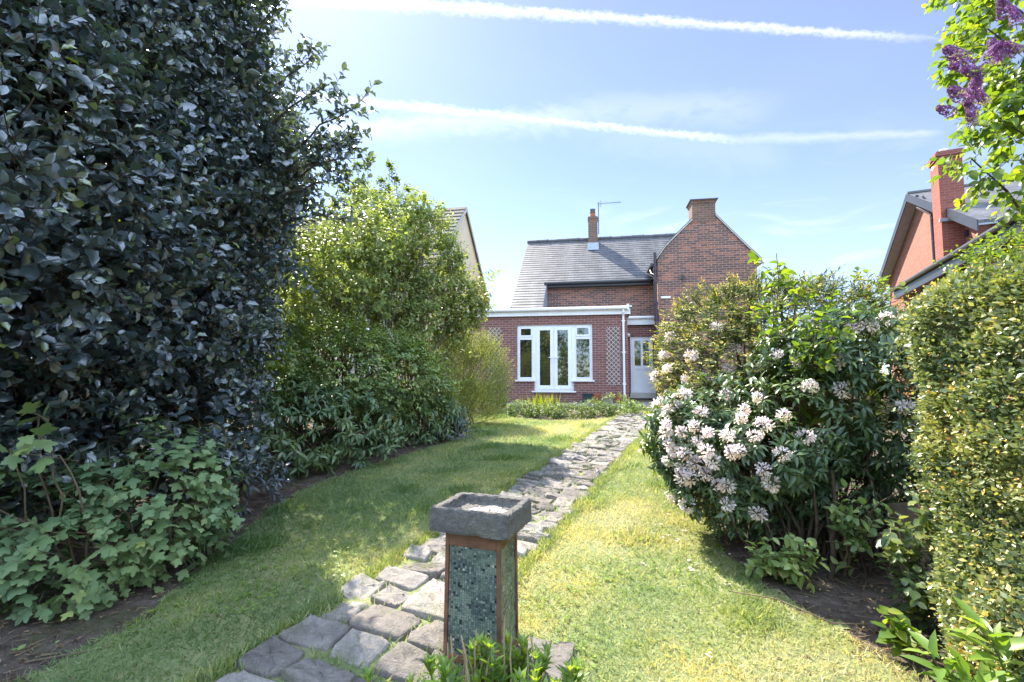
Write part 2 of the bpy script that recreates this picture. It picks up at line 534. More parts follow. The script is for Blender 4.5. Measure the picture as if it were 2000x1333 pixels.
LAWN = [(-3.0, -2.0), (-2.4, 1.2), (-2.32, 2.2), (-2.10, 2.9), (-2.2, 3.7), (-2.3, 4.6), (-2.3, 5.6), (-1.85, 6.8), (-1.25, 8.0), (-.85, 8.9), (-.95, 10.2),
        (-.9, 12.0), (-.7, 13.3), (.1, 13.3), (.15, 11.5), (.9, 11.05), (1.8, 11.2), (2.5, 11.7), (3.0, 12.6), (3.1, 13.3), (4.6, 13.3), (4.4, 11.5),
        (3.6, 9.5), (2.9, 7.6), (2.35, 6.4), (2.0, 5.3), (1.72, 4.4), (1.6, 3.75), (1.62, 3.3), (1.72, 2.9), (1.85, 2.5), (1.95, 2.0), (2.0, 1.2), (2.1, -2.0)]
def dens(poly, step=.12, jit=.05, seed=3):
    r = np.random.default_rng(seed)
    o = []
    for i in range(len(poly)):
        a = np.array(poly[i]); b = np.array(poly[(i + 1) % len(poly)])
        n = max(1, int(np.linalg.norm(b - a) / step))
        for k in range(n):
            o.append(a + (b - a) * k / n + r.normal(0, jit, 2))
    return np.array(o)
LP = dens(LAWN)
def in_poly(x, y, P):
    ins = np.zeros(len(x), bool)
    n = len(P)
    for i in range(n):
        x1, y1 = P[i]; x2, y2 = P[(i + 1) % n]
        c = ((y1 > y) != (y2 > y)) & (x < (x2 - x1) * (y - y1) / (y2 - y1 + 1e-12) + x1)
        ins ^= c
    return ins
c_ = .05
gx_, gy_ = np.meshgrid(np.arange(-3.2, 4.8, c_), np.arange(-2.0, 13.4, c_))
gx_, gy_ = gx_.ravel(), gy_.ravel()
ok_ = in_poly(gx_ + c_ / 2, gy_ + c_ / 2, LP); gx_, gy_ = gx_[ok_], gy_[ok_]
LV = np.stack([np.column_stack([gx_ + a * c_, gy_ + b * c_, gz(gx_, gy_ + b * c_) + .006]) for a, b in ((0, 0), (1, 0), (1, 1), (0, 1))], 1).reshape(-1, 3)
lawn = mesh_obj('lawn', LV, np.arange(len(LV)), np.full(len(gx_), 4), M['lawn'], smooth=False)
tag(lawn, kind='structure')

# path frame: s along, t across
PC = np.array([-.30, 3.74]); PD = np.array([.385, .923]); PD /= np.linalg.norm(PD); PN = np.array([PD[1], -PD[0]])
def path_xy(s, t):
    bend = .10 * np.maximum(0, s - 6) ** 1.5
    return PC[0] + PD[0] * s + PN[0] * t + 0 * bend, PC[1] + PD[1] * s + PN[1] * t
bed = MB()
S0, S1 = -4.0, 9.1
for i in range(24):
    a, b = S0 + (S1 - S0) * i / 24, S0 + (S1 - S0) * (i + 1) / 24
    q = [path_xy(a, -.37), path_xy(a, .35), path_xy(b, .35), path_xy(b, -.37)]
    bed.poly([(x, y, gz(x, y) + .014) for x, y in q])
tag(bed.build('path_bed', M['lawn']), kind='structure')

def stones(rows_seed, W0=-.44, W1=.42):
    r = np.random.default_rng(rows_seed)
    V = []; Fl = []; Sz = []; Rn = []
    s = S0
    sk = 0.0
    quads = []
    while s < S1:
        near = s < 0.3
        d = r.uniform(.14, .26) if near else (r.uniform(.10, .22) if s < 3.5 else r.uniform(.12, .24))
        if r.random() < .25: d *= .65
        t = W0 + r.uniform(-.05, .06)
        end = W1 + r.uniform(-.06, .05)
        sk = float(np.clip(sk + r.uniform(-.02, .02), -.06, .06))
        while t < end - .06:
            wd = r.uniform(.17, .40) if near else r.uniform(.14, .42)
            if end - (t + wd) < .14: wd = end - t
            dd = d
            parts = [(s, d)]
            if d > .27 and r.random() < .3 and wd < .3:
                h = r.uniform(.4, .6); parts = [(s, d * h), (s + d * h, d * (1 - h))]
            for (s_, d_) in parts:
                gp = r.uniform(.004, .015)
                c = []
                for (u, v) in ((0, 0), (1, 0), (1, 1), (0, 1)):
                    tt = t + gp + u * (wd - 2 * gp) + r.normal(0, .010)
                    ss = s_ + gp + v * (d_ - 2 * gp) + sk * (tt - W0) + r.normal(0, .010)
                    c.append((ss, tt))
                quads.append(c)
            t += wd
        s += d
    NA = 28
    th = np.linspace(0, 2 * np.pi, NA, endpoint=False) + .11
    ex = 2 / 7.5
    sx = np.sign(np.cos(th)) * np.abs(np.cos(th)) ** ex; sy = np.sign(np.sin(th)) * np.abs(np.sin(th)) ** ex
    for c in quads:
        h = r.uniform(.028, .050); tilt = r.normal(0, .010, 2); rv = r.random()
        ph = r.uniform(0, 6.28, 6); fr = r.uniform(2, 6, 6)
        rings = [(1.0, -.03), (1.0, .3 * h), (.988, .62 * h), (.955, .85 * h), (.89, .96 * h), (.72, h), (.5, h), (.25, h)]
        b0 = len(V)
        rad = 1 + .028 * np.sin(3 * th + ph[0]) + .022 * np.sin(5 * th + ph[1]) + r.normal(0, .016, NA)
        for (k, z) in rings:
            u = np.clip(sx * k * rad, -1.08, 1.08); v = np.clip(sy * k * rad, -1.08, 1.08)
            w4 = [(1 - u) * (1 - v) / 4, (1 + u) * (1 - v) / 4, (1 + u) * (1 + v) / 4, (1 - u) * (1 + v) / 4]
            ss = sum(w4[i] * c[i][0] for i in range(4)); tt = sum(w4[i] * c[i][1] for i in range(4))
            x, y = path_xy(ss, tt)
            zz = z + tilt[0] * u + tilt[1] * v + (.006 * np.sin(fr[0] * u * 1.5 + ph[2]) + .006 * np.sin(fr[1] * v * 1.5 + ph[3]) + .003 * np.sin(9 * u + 7 * v + ph[4])) * (z > 0) + (r.normal(0, .0042, NA) if z > .4 * h else 0)
            for i in range(NA): V.append((x[i], y[i], gz(x[i], y[i]) + zz[i]))
        mean_s = np.mean([q[0] for q in c]); mean_t = np.mean([q[1] for q in c])
        x, y = path_xy(mean_s, mean_t)
        V.append((x, y, gz(x, y) + h))
        for j in range(len(rings) - 1):
            for i in range(NA):
                k = (i + 1) % NA
                Fl += [b0 + j * NA + i, b0 + j * NA + k, b0 + (j + 1) * NA + k, b0 + (j + 1) * NA + i]; Sz.append(4)
        l = b0 + (len(rings) - 1) * NA
        for i in range(NA):
            Fl += [l + i, l + (i + 1) % NA, len(V) - 1]; Sz.append(3)
        Rn += [rv] * (len(rings) * NA + 1)
    # loop order: rows run from -t to +t, fix the winding so normals point up
    o = mesh_obj('path', np.array(V), Fl, Sz, M['path_stone'], rnd=np.array(Rn))
    bpy_me = o.data
    bpy_me.flip_normals() if bpy_me.polygons[len(rings) * NA - 1].normal.z < 0 else None
    return o, quads
path, path_quads = stones(11)
tag(path, kind='structure')

# ------------------------------------------------------------------ the brick house (its own frame: x right, y back, z up)
HX, HY, HR = 3.674, 15.404, R(-10)
def HW(u, v, z=0.0):
    return (HX + u * math.cos(HR) - v * math.sin(HR), HY + u * math.sin(HR) + v * math.cos(HR), z)
house = empty('brick_house', (HX, HY, 0), HR, 'dark red brick house with slate roofs and flat roofed extension beyond the path', 'house')

# extension: walls butted round the opening
UL, ZB, ZT = -5.2, .45, 3.45
e_ = MB()
OL, OR, OT, OB, DL, DR_, DB = -3.56, -1.11, 3.14, 1.335, -2.99, -1.715, .985
e_.box(UL, OL, 0, .28, ZB, ZT)
e_.box(OR, 0, 0, .28, ZB, ZT)
e_.box(OL, OR, 0, .28, OT, ZT)
e_.box(OL, DL, 0, .28, ZB, OB)
e_.box(DR_, OR, 0, .28, ZB, OB)
e_.box(DL, DR_, 0, .28, ZB, DB)
e_.box(UL, UL + .28, .28, 2.3, ZB, ZT)
e_.box(-.28, 0, .28, 2.3, ZB, ZT)
e_.build('extension_wall', M['brick_ext'], house)
MB().box(UL + .1, .06, -.06, 2.35, 3.56, 3.70).build('flat_roof', M['lead'], house)
MB().box(UL - .1, .09, -.09, -.06, 3.43, 3.60).box(.06, .09, -.06, 2.3, 3.43, 3.60).build('fascia', M['white_paint'], house)
MB().box(UL - .1, .09, -.057, -.003, 3.435, 3.45).build('soffit', M['white_paint'], house)
gt = MB(); gt.tube([(UL - .1, -.15, 3.63), (.02, -.15, 3.63)], .058, 12)
gt.box(-.02, .05, -.205, -.095, 3.56, 3.74); gt.box(.05, .14, -.12, -.05, 3.66, 3.70)
gt.build('gutter', M['white_paint'], house, smooth=False)
dp = MB(); dp.tube([(-.13, -.15, 3.58), (-.13, -.14, 3.50), (-.13, -.055, 3.36), (-.13, -.055, .66)], .036, 10)
for z in (3.2, 2.2, 1.2): dp.box(-.185, -.075, -.075, -.002, z, z + .04)
dp.build('downpipe', M['upvc'], house, smooth=False)

def frame_rect(mb, x0, x1, z0, z1, wd, y0, y1):
    mb.box(x0, x0 + wd, y0, y1, z0, z1); mb.box(x1 - wd, x1, y0, y1, z0, z1)
    mb.box(x0 + wd, x1 - wd, y0, y1, z0, z0 + wd); mb.box(x0 + wd, x1 - wd, y0, y1, z1 - wd, z1)

def side_window(x0, x1):
    f = MB()
    frame_rect(f, x0, x1, OB, OT, .06, .05, .12)
    tz = OT - .42
    f.box(x0 + .06, x1 - .06, .05, .12, tz - .03, tz + .03)
    o = f.build('window', M['upvc'], house, bevel=.004)
    s = MB(); frame_rect(s, x0 + .063, x1 - .063, tz + .033, OT - .063, .055, .035, .10)
    frame_rect(s, x0 + .063, x1 - .063, OB + .063, tz - .033, .028, .045, .10)
    s.build('sash', M['upvc'], o, bevel=.004)
    p_ = MB(); p_.box(x0 + .10, x1 - .10, .07, .09, tz + .07, OT - .10); p_.box(x0 + .08, x1 - .08, .07, .09, OB + .08, tz - .05)
    p_.build('pane', M['glass'], o)
    MB().box(x0 - .06, x1 + .02 if x0 < -3 else x1 + .06, -.06, .05, OB - .045, OB - .001).build('sill', M['upvc'], o, bevel=.005)
side_window(OL, DL)
side_window(DR_, OR)
fd = MB(); frame_rect(fd, DL, DR_, DB, OT, .06, .05, .12)
fdo = fd.build('french_door', M['upvc'], house, bevel=.004)
mid = (DL + DR_) / 2
for x0, x1, hx in ((DL + .063, mid - .003, mid - .05), (mid + .003, DR_ - .063, mid + .05)):
    lf = MB(); frame_rect(lf, x0, x1, DB + .063, OT - .063, .115, .03, .10)
    lf.build('door_leaf', M['upvc'], fdo, bevel=.005)
    hd = MB(); hd.box(hx - .016, hx + .016, .01, .03, 1.92, 2.14); hd.box(hx - .012, hx + .012, -.02, .012, 2.06, 2.085)
    hd.box(hx - (.11 if hx < mid else .01), hx + (.01 if hx < mid else .11), -.035, -.02, 2.06, 2.085)
    hd.build('handle', M['upvc'], fdo)
    MB().box(x0 + .10, x1 - .10, .06, .08, DB + .16, OT - .16).build('pane', M['glass'], fdo)
MB().box(DL - .08, DR_ + .08, -.08, .05, DB - .045, DB - .001).build('sill', M['upvc'], fdo, bevel=.005)
MB().box(OL + .05, OR - .05, .45, .47, DB, OT).build('dark_backing', M['black_paint'], house)  # dark sheet behind the panes, stands in for the unlit room

# link porch with the back door
po = MB(); PV = 1.9
po.box(.02, .20, PV, PV + .25, .45, 3.25); po.box(.20, 1.16, PV, PV + .25, 2.86, 3.25)
po.box(1.14, 1.16, PV, PV + .25, .45, 2.86)
po.build('porch_wall', M['brick_ext'], house)
sl = MB()
for i in range(13): sl.box(.205 + i * .072, .205 + i * .072 + .062, PV - .012, PV, 2.86, 3.06, random.random())
sl.build('brick_lintel', M['brick_ext'], house)
MB().box(.02, 1.15, PV - .12, PV - .09, 3.27, 3.47).build('porch_fascia', M['white_paint'], house)
MB().tube([(.04, -.15 + PV, 3.52), (1.13, -.15 + PV, 3.52)], .055, 12).build('porch_gutter', M['white_paint'], house)
MB().box(.02, 1.15, PV - .09, PV + .5, 3.47, 3.56).build('porch_roof', M['lead'], house)
bd = MB(); frame_rect(bd, .205, 1.137, .88, 2.855, .05, PV + .04, PV + .11)
bd.box(.93, .965, PV + .04, PV + .11, .93, 2.805)
bdo = bd.build('back_door', M['upvc'], house, bevel=.004)
lf = MB(); x0, x1 = .258, .927
lf.box(x0, x0 + .09, PV + .03, PV + .09, .933, 2.80); lf.box(x1 - .09, x1, PV + .03, PV + .09, .933, 2.80)
mx = (x0 + x1) / 2
lf.box(mx - .04, mx + .04, PV + .03, PV + .09, .933, 2.80)
for a, b in ((x0 + .09, mx - .04), (mx + .04, x1 - .09)):
    lf.box(a, b, PV + .03, PV + .09, 2.71, 2.80); lf.box(a, b, PV + .03, PV + .09, 1.70, 1.83); lf.box(a, b, PV + .03, PV + .09, .933, 1.06)
    lf.box(a, b, PV + .055, PV + .085, 1.06, 1.70)
lf.box(.968, 1.085, PV + .055, PV + .085, .933, 1.75)
lf.build('door_leaf', M['upvc'], bdo, bevel=.005)
gp = MB(); gp.box(x0 + .09, mx - .04, PV + .055, PV + .08, 1.83, 2.71); gp.box(mx + .04, x1 - .09, PV + .055, PV + .08, 1.83, 2.71); gp.box(.968, 1.085, PV + .055, PV + .08, 1.76, 2.80)
gp.build('pane', M['glass'], bdo)
MB().box(x1 - .06, x1 - .03, PV - .0, PV + .03, 1.85, 2.0).build('handle', M['brass'], bdo)
MB().box(.15, 1.15, PV - .25, PV + .03, .70, .845).box(.19, 1.14, PV - .03, PV + .04, .846, .879).build('doorstep', M['stone_trim'], house)
wl = MB(); wl.lathe([(.0, .0), (.05, .01), (.06, .06), (.035, .12), (0, .13)], (.14, PV - .07, 2.85), 12); wl.box(.12, .16, PV - .04, PV, 2.9, 2.94)
wl.build('wall_lamp', M['upvc'], house, smooth=False)

# main block
MV, RV, RZ, EZ = 2.3, 5.0, 7.30, 4.90
SLP = (RZ - EZ) / (RV - 2.0)
mw = MB()
mw.box(-2.8, 1.2, MV, MV + .3, 2.5, 4.98)
mw.box(-3.85, -2.8, MV + .3, 8.0, .5, 4.0)
mw.prism([(-3.85, MV + .6, 4.0), (-3.85, 7.8, 4.0), (-3.85, 7.8, 4.9), (-3.85, RV, RZ - .12), (-3.85, MV + .6, 5.0)], (.25, 0, 0))
mw.box(1.2, 4.15, 4.2, 7.9, .5, 4.95)
mw.build('wall', M['brick_house'], house)

def courses(mb, u0, u1, vb, zb, vt, zt, pitch=.19, thick=.013):
    """slate courses from eave to ridge, each tilted a little over the one below"""
    L = math.hypot(vt - vb, zt - zb); n = max(1, round(L / pitch))
    dv, dz = (vt - vb) / L, (zt - zb) / L
    nv, nz = -dz, dv
    for i in range(n):
        a, b = i * L / n, (i + 1) * L / n + .02
        p0 = (vb + dv * a + nv * thick, zb + dz * a + nz * thick)
        p0b = (vb + dv * a, zb + dz * a)
        p1 = (vb + dv * b, zb + dz * b)
        mb.poly([(u0, p0[0], p0[1]), (u1, p0[0], p0[1]), (u1, p1[0], p1[1]), (u0, p1[0], p1[1])])
        mb.poly([(u0, p0b[0], p0b[1]), (u1, p0b[0], p0b[1]), (u1, p0[0], p0[1]), (u0, p0[0], p0[1])])
rf = MB()
courses(rf, -3.90, 2.9, 2.0, EZ, RV, RZ)
zc = 3.70; vc = 2.0 - (EZ - zc) / SLP
courses(rf, -3.90, -2.78, vc, zc, 2.0, EZ)
rf.prism([(-3.90, RV, RZ - .01), (-3.90, 8.2, RZ - .8 * 3.2), (-3.90, 8.2, RZ - .8 * 3.2 - .06), (-3.90, RV, RZ - .07)], (8.2, 0, 0))
rf.prism([(-3.88, vc, zc - .01), (-3.88, RV, RZ - .01), (-3.88, RV, RZ - .08), (-3.88, vc, zc - .08)], (6.7, 0, 0)) if False else None
roof = rf.build('roof', M['slate'], house)
# verge undercloak and the cheek of the long left slope
MB().prism([(-3.895, vc, zc - .012), (-3.895, RV, RZ - .012), (-3.895, RV, RZ - .09), (-3.895, vc, zc - .09)], (.03, 0, 0)).build('verge', M['white_paint'], roof)
MB().prism([(-2.80, vc + .02, zc - .02), (-2.80, 2.3, EZ + .22), (-2.80, 2.3, 3.3), (-2.80, vc + .02, 3.3)], (.03, 0, 0)).build('cheek', M['lead'], house)
rt = MB()
u = -3.92; k = 0
while u < 2.6:
    dz = .008 * math.sin(k * 2.1)
    rt.tube([(u, RV, RZ + .0 + dz), (u + .44, RV, RZ + .0 + dz)], .10, 10); rt.tube([(u + .41, RV, RZ + dz), (u + .46, RV, RZ + dz)], .112, 10)
    u += .45; k += 1
rt.build('ridge_tile', M['ridge'], roof, smooth=False)
gu = MB(); gu.tube([(-2.86, 1.93, EZ - .03), (.95, 1.93, EZ - .03)], .06, 10); gu.box(-2.86, .95, 1.99, 2.02, EZ - .16, EZ - .01); gu.box(-2.86, .98, 2.02, MV, EZ - .16, EZ - .13)
gu.build('eaves_gutter', M['black_plastic'], house)

# gable wing
GV = 1.0
G = [(1.08, .45), (4.20, .45), (4.20, 5.22), (4.303, 5.30), (3.941, 5.70), (3.482, 6.22), (2.97, 6.80), (2.67, 7.08), (2.235, 6.69), (1.781, 6.25), (1.358, 5.83), (1.08, 5.38)]
gw = MB()
gw.prism([(a, GV, z) for a, z in G], (0, .3, 0))
gw.box(1.08, 1.38, GV + .3, 4.2, .45, 5.2)
gw.build('gable_wall', M['brick_house'], house)
VG = [(4.36, 5.26), (4.0, 5.655), (3.941, 5.715), (3.482, 6.235), (2.97, 6.83), (2.67, 7.14), (2.235, 6.72), (1.781, 6.28), (1.358, 5.86), (1.06, 5.44), (.92, 5.27)]
wr = MB()
for i in range(len(VG) - 1):
    (a, za), (b, zb_) = VG[i], VG[i + 1]
    y0_ = GV + .625 if 2.2 < (a + b) / 2 < 2.98 else GV - .03
    wr.prism([(a, y0_, za), (b, y0_, zb_), (b, y0_, zb_ + .05), (a, y0_, za + .05)], (0, 5.2 - y0_, 0))
wr.build('gable_roof', M['slate'], house)
for side in (1, -1):
    vb = MB()
    for i in range(len(VG) - 1):
        (a, za), (b, zb_) = VG[i], VG[i + 1]
        mid_ = (a + b) / 2
        if 2.2 < mid_ < 2.98 or (mid_ > 2.6) != (side > 0): continue
        vb.prism([(a, GV - .045, za - .035), (b, GV - .045, zb_ - .035), (b, GV - .045, zb_ + .012), (a, GV - .045, za + .012)], (0, .014, 0))
    vb.build('verge_mortar', M['stone_trim'], house)
sg = MB(); sg.tube([(.90, GV - .02, 5.22), (.90, 2.2, 5.22)], .06, 10); sg.box(.94, 1.08, GV + .02, 2.0, 5.14, 5.18); sg.box(.95, .97, GV + .02, 2.0, 5.18, 5.26)
sg.build('wing_gutter', M['black_plastic'], house)
rg = MB(); rg.tube([(4.42, GV - .05, 5.22), (4.42, 3.5, 5.22)], .06, 10)
rg.tube([(4.42, GV + .05, 5.18), (4.42, GV + .05, 5.05), (4.28, GV + .06, 4.92), (4.28, GV + .06, .7)], .035, 10)
rg.box(4.20, 4.36, GV + .01, 3.5, 5.16, 5.19)
rg.build('white_downpipe', M['upvc'], house)
bp = MB(); bp.tube([(.99, .90, 5.60), (.99, .90, .7)], .050, 12)
for z in (5.0, 4.55, 3.85, 3.3, 2.6, 1.9): bp.tube([(.99, .90, z), (.99, .90, z + .09)], .068, 12)
bp.tube([(.90, 1.5, 5.15), (.90, 1.2, 4.95), (1.02, 1.0, 4.85), (1.03, .93, 4.7)], .035, 10)
bp.tube([(1.05, 2.0, 3.62), (1.03, 1.4, 3.55), (.99, .93, 3.45)], .045, 10)
for z in (4.7, 3.9, 3.0, 2.0): bp.box(.96, 1.078, .94, 1.05, z, z + .03)
bp.build('soil_pipe', M['dark_plastic'], house, smooth=False)
gc = MB()
CW0, CW1 = 2.235, 2.975
gc.box(CW0, CW1, GV - .008, GV + .62, 6.60, 7.22)
for i in range(3):
    q = .016 * (i + 1); gc.box(CW0 - q, CW1 + q, GV - .008 - q, GV + .62 + q, 7.22 + .04 * i, 7.262 + .04 * i)
gch = gc.build('gable_chimney', M['brick_old'], house)
MB().box(CW0 - .075, CW1 + .085, GV - .09, GV + .70, 7.343, 7.375).build('cap_slab', M['slate'], gch)
vn = MB(); vn.tube([(1.88, GV - .07, 4.78), (1.88, GV + .01, 4.78)], .055, 14); vn.tube([(1.88, GV - .09, 4.74), (1.88, GV - .07, 4.74)], .062, 14)
vn.build('boiler_flue', M['black_plastic'], house)
MB().box(1.17, 1.48, GV - .02, GV + .01, 4.065, 4.135).build('stone_block', M['upvc'], house)
# chimney on the ridge
cm = MB(); cm.box(-1.27, -.885, 4.33, 4.80, 6.55, 8.10); cm.box(-1.29, -.865, 4.31, 4.82, 8.0, 8.06)
chim = cm.build('chimney', M['brick_old'], house)
cp = MB(); cp.lathe([(.13, 8.08), (.125, 8.2), (.10, 8.26), (.10, 8.3), (.12, 8.3), (.12, 8.32), (0, 8.32)], (-1.08, 4.56, 0), 16)
cp.build('chimney_pot', M['terracotta'], chim, smooth=False)
fc = MB(); fc.lathe([(0, 8.44), (.11, 8.43), (.115, 8.47), (.03, 8.5), (0, 8.5)], (-1.08, 4.56, 0), 16); fc.lathe([(.085, 8.32), (.085, 8.36), (.11, 8.36), (.11, 8.38), (0, 8.38)], (-1.08, 4.56, 0), 14)
for a in range(4): fc.box(-1.08 + .08 * math.cos(a * 1.57) - .005, -1.08 + .08 * math.cos(a * 1.57) + .005, 4.56 + .08 * math.sin(a * 1.57) - .005, 4.56 + .08 * math.sin(a * 1.57) + .005, 8.36, 8.45)
fc.build('flue_cap', M['flue'], chim)
MB().prism([(-1.30, 4.29, 6.74), (-1.30, 4.36, 6.98), (-1.30, 4.30, 6.98), (-1.30, 4.10, 6.62)], (.45, 0, 0)).build('flashing', M['lead'], chim)
ar = MB(); ar.tube([(-.84, 4.6, 7.4), (-.84, 4.6, 8.78)], .018, 8)
ar.tube([(-.88, 4.6, 8.71), (.10, 4.55, 8.71)], .011, 6)
for i in range(10):
    x = -.62 + i * .075; ar.tube([(x, 4.50, 8.64 + .0), (x, 4.60, 8.78)], .006, 5)
for dz in (-.11, .11):
    ar.tube([(-.74, 4.5, 8.71 + dz * .4), (-.80, 4.62, 8.71 + dz)], .006, 5); ar.tube([(-.74, 4.45, 8.71 + dz), (-.74, 4.70, 8.71 + dz)], .006, 5)
    ar.tube([(-.70, 4.6, 8.71), (-.76, 4.6, 8.71 + dz)], .006, 5)
ar.build('aerial', M['aerial'], chim)

# patio and kerb in front of the extension
pt_ = MB()
for i in range(9):
    for j in range(3):
        a, b = -5.3 + i * .62, -5.3 + (i + 1) * .62 - .012
        c, d = -1.72 + j * .575, -1.72 + (j + 1) * .575 - .012
        pt_.box(a, b, c, d, .40, .640 + .004 * ((i * 7 + j * 3) % 5) / 5)
for i in range(4):
    for j in range(6): pt_.box(.30 + i * .45, .30 + i * .45 + .44, -2.6 + j * .71, -2.6 + j * .71 + .70, .40, .645 + .004 * ((i * 5 + j * 3) % 4) / 4)
po_ = pt_.build('patio', M['patio_stone'], None, bevel=.006)
po_.location = (HX, HY, 0); po_.rotation_euler = (0, 0, HR)
tag(po_, kind='structure')

# trellises on the wall
def trellis(name, label, u0, u1, z0, z1, fan=False):
    t = MB()
    pitch = .145
    W_, H_ = u1 - u0, z1 - z0
    for sgn, y in ((1, -.018), (-1, -.030)):
        c = -H_
        while c < W_ + H_:
            # line x = c + s*(z) clipped to the rectangle
            pts = []
            for (za) in (0, H_):
                pts.append((c + (za if sgn > 0 else H_ - za), za))
            (xa, za), (xb, zb2) = pts
            if xa > xb: (xa, za), (xb, zb2) = (xb, zb2), (xa, za)
            lo, hi = max(xa, 0), min(xb, W_)
            if hi - lo > .05:
                m = (zb2 - za) / (xb - xa)
                A = (u0 + lo, za + m * (lo - xa)); B = (u0 + hi, za + m * (hi - xa))
                d = Vector((B[0] - A[0], 0, B[1] - A[1])).normalized(); n = Vector((-d.z, 0, d.x)) * .011
                t.prism([(A[0] + n.x, y, z0 + A[1] + n.z), (B[0] + n.x, y, z0 + B[1] + n.z), (B[0] - n.x, y, z0 + B[1] - n.z), (A[0] - n.x, y, z0 + A[1] - n.z)], (0, -.009, 0))
            c += pitch
    o = t.build(name, M['trellis_wood'], None)
    o.location = (HX, HY, 0); o.rotation_euler = (0, 0, HR)
    return tag(o, label, 'trellis', 'trellises on the extension wall')
trellis('wall_trellis', 'weathered diamond lattice trellis between the extension window and the white downpipe', -.68, -.25, 1.18, 3.03)
trellis('wall_trellis', 'weathered lattice trellis half hidden behind the feathery olive bush', -4.55, -4.08, .95, 3.08)

# pots by the wall
def pot(label, u, v, r0, r1, h, group='pots on the patio by the wall', plant=True, square=False, mat='terracotta', soil=True):
    x, y, _ = HW(u, v); z = .645
    o = empty('plant_pot', (x, y, z), HR, label, 'pot', group)
    b = MB()
    if square:
        b.prism([(-r0, -r0 * .8, 0), (r0, -r0 * .8, 0), (r1, -r1 * .8, h), (-r1, -r1 * .8, h)], (0, 1.6 * r0, 0))
        b.box(-r1 - .02, r1 + .02, -r1 * .8 - .02, r1 * .8 + .02, h, h + .03)
        b.build('pot_body', M[mat], o, bevel=.006)
    else:
        b.lathe([(0, 0), (r0, 0), (r1 * .96, h * .8), (r1 * 1.06, h * .8), (r1 * 1.06, h), (r1 * .92, h), (r1 * .9, h * .9), (0, h * .9)], (0, 0, 0), 20)
        b.build('pot_body', M[mat], o, smooth=False)
    return o
pot('dark green square planter standing left of the terracotta pots', -1.28, -.32, .13, .15, .25, square=True, mat='planter_green')
pot('tall terracotta pot standing beside the dark green planter', -1.0, -.32, .085, .12, .28)
pot('low terracotta pot below the trellis, nearer the tall pot', -.56, -.34, .085, .12, .17)
pot('low terracotta pot beside the foot of the white downpipe', -.34, -.34, .08, .11, .20)
tr = empty('stone_trough', (*HW(-.66, -.50)[:2], .645), HR, 'small grey stone trough behind the low bushes at the patio', 'trough')
MB().box(-.16, .16, -.09, .09, 0, .14).box(-.18, .18, -.11, .11, .14, .17).build('trough_body', M['basin_stone'], tr, bevel=.008)

# ------------------------------------------------------------------ pedestal with the stone basin
PX, PY, PR = -.148, 2.487, R(-20.2)
gb = float(gz(PX, PY))
sb = MB()
slab = empty('stone_slab', (PX + .075, PY - .07, gb), PR + R(3), 'worn grey stone slab lying under the mosaic pedestal', 'slab')
def rough_box(hx, hy, z0, z1, amp, n=10, seed=1, top=None):
    """rounded rough stone block as rings of points"""
    r = np.random.default_rng(seed)
    base = []
    for k in range(4 * n):
        s_, i = k // n, (k % n) / n * 2 - 1
        base.append([(i, -1), (1, i), (-i, 1), (-1, -i)][s_])
    base = np.array(base)
    rings = [(.99, z0), (1, z0 + .12 * (z1 - z0)), (1, z0 + .45 * (z1 - z0)), (1.0, z1 - .22 * (z1 - z0)), (.985, z1 - .03 * (z1 - z0))] + (top if top else [(.95, z1), (.6, z1), (.2, z1)])
    V = []
    for ri, item in enumerate(rings):
        k, z = item[0], item[1]
        if len(item) == 3:
            xy = base * np.array([hx - item[2], hy - item[2]])
        else:
            xy = base * np.array([hx, hy]) * k
        V.append(np.column_stack([xy + r.normal(0, amp, xy.shape), np.full(len(xy), z) + r.normal(0, amp, len(xy))]))
    V = np.vstack(V); N = 4 * n
    Fl = []; Sz = []
    for j in range(len(rings) - 1):
        for i in range(N):
            k = (i + 1) % N
            Fl += [j * N + i, j * N + k, (j + 1) * N + k, (j + 1) * N + i]; Sz.append(4)
    Fl += [(len(rings) - 1) * N + i for i in range(N)]; Sz.append(N)
    Fl += [i for i in range(N)][::-1]; Sz.append(N)
    return V, Fl, Sz
V, Fl, Sz = rough_box(.33, .27, -.03, .035, .004, 10, 4)
o_ = mesh_obj('slab_body', V, Fl, Sz, M['slab_stone'], slab, smooth=False)
ped = empty('bird_bath', (PX, PY, gb), PR, 'square stone basin on a brown wooden pedestal with green mosaic panels', 'bird bath')
ZS = .037; ZP = .645
hx0, hy0, hx1, hy1 = .148, .126, .142, .121
fr = MB()
st = .019
for sx in (-1, 1):
    for sy in (-1, 1):
        q0 = (sx * hx0, sy * hy0); q1 = (sx * hx1, sy * hy1)
        fr.v += [(q0[0], q0[1], ZS), (q0[0] - sx * st, q0[1], ZS), (q0[0] - sx * st, q0[1] - sy * st, ZS), (q0[0], q0[1] - sy * st, ZS),
                 (q1[0], q1[1], ZP), (q1[0] - sx * st, q1[1], ZP), (q1[0] - sx * st, q1[1] - sy * st, ZP), (q1[0], q1[1] - sy * st, ZP)]
        b = len(fr.v) - 8
        for q in ((0, 3, 2, 1), (4, 5, 6, 7), (0, 1, 5, 4), (1, 2, 6, 5), (2, 3, 7, 6), (3, 0, 4, 7)):
            f = tuple(b + i for i in (q if sx * sy > 0 else q[::-1])); fr.f.append(f); fr.r.append(.5)
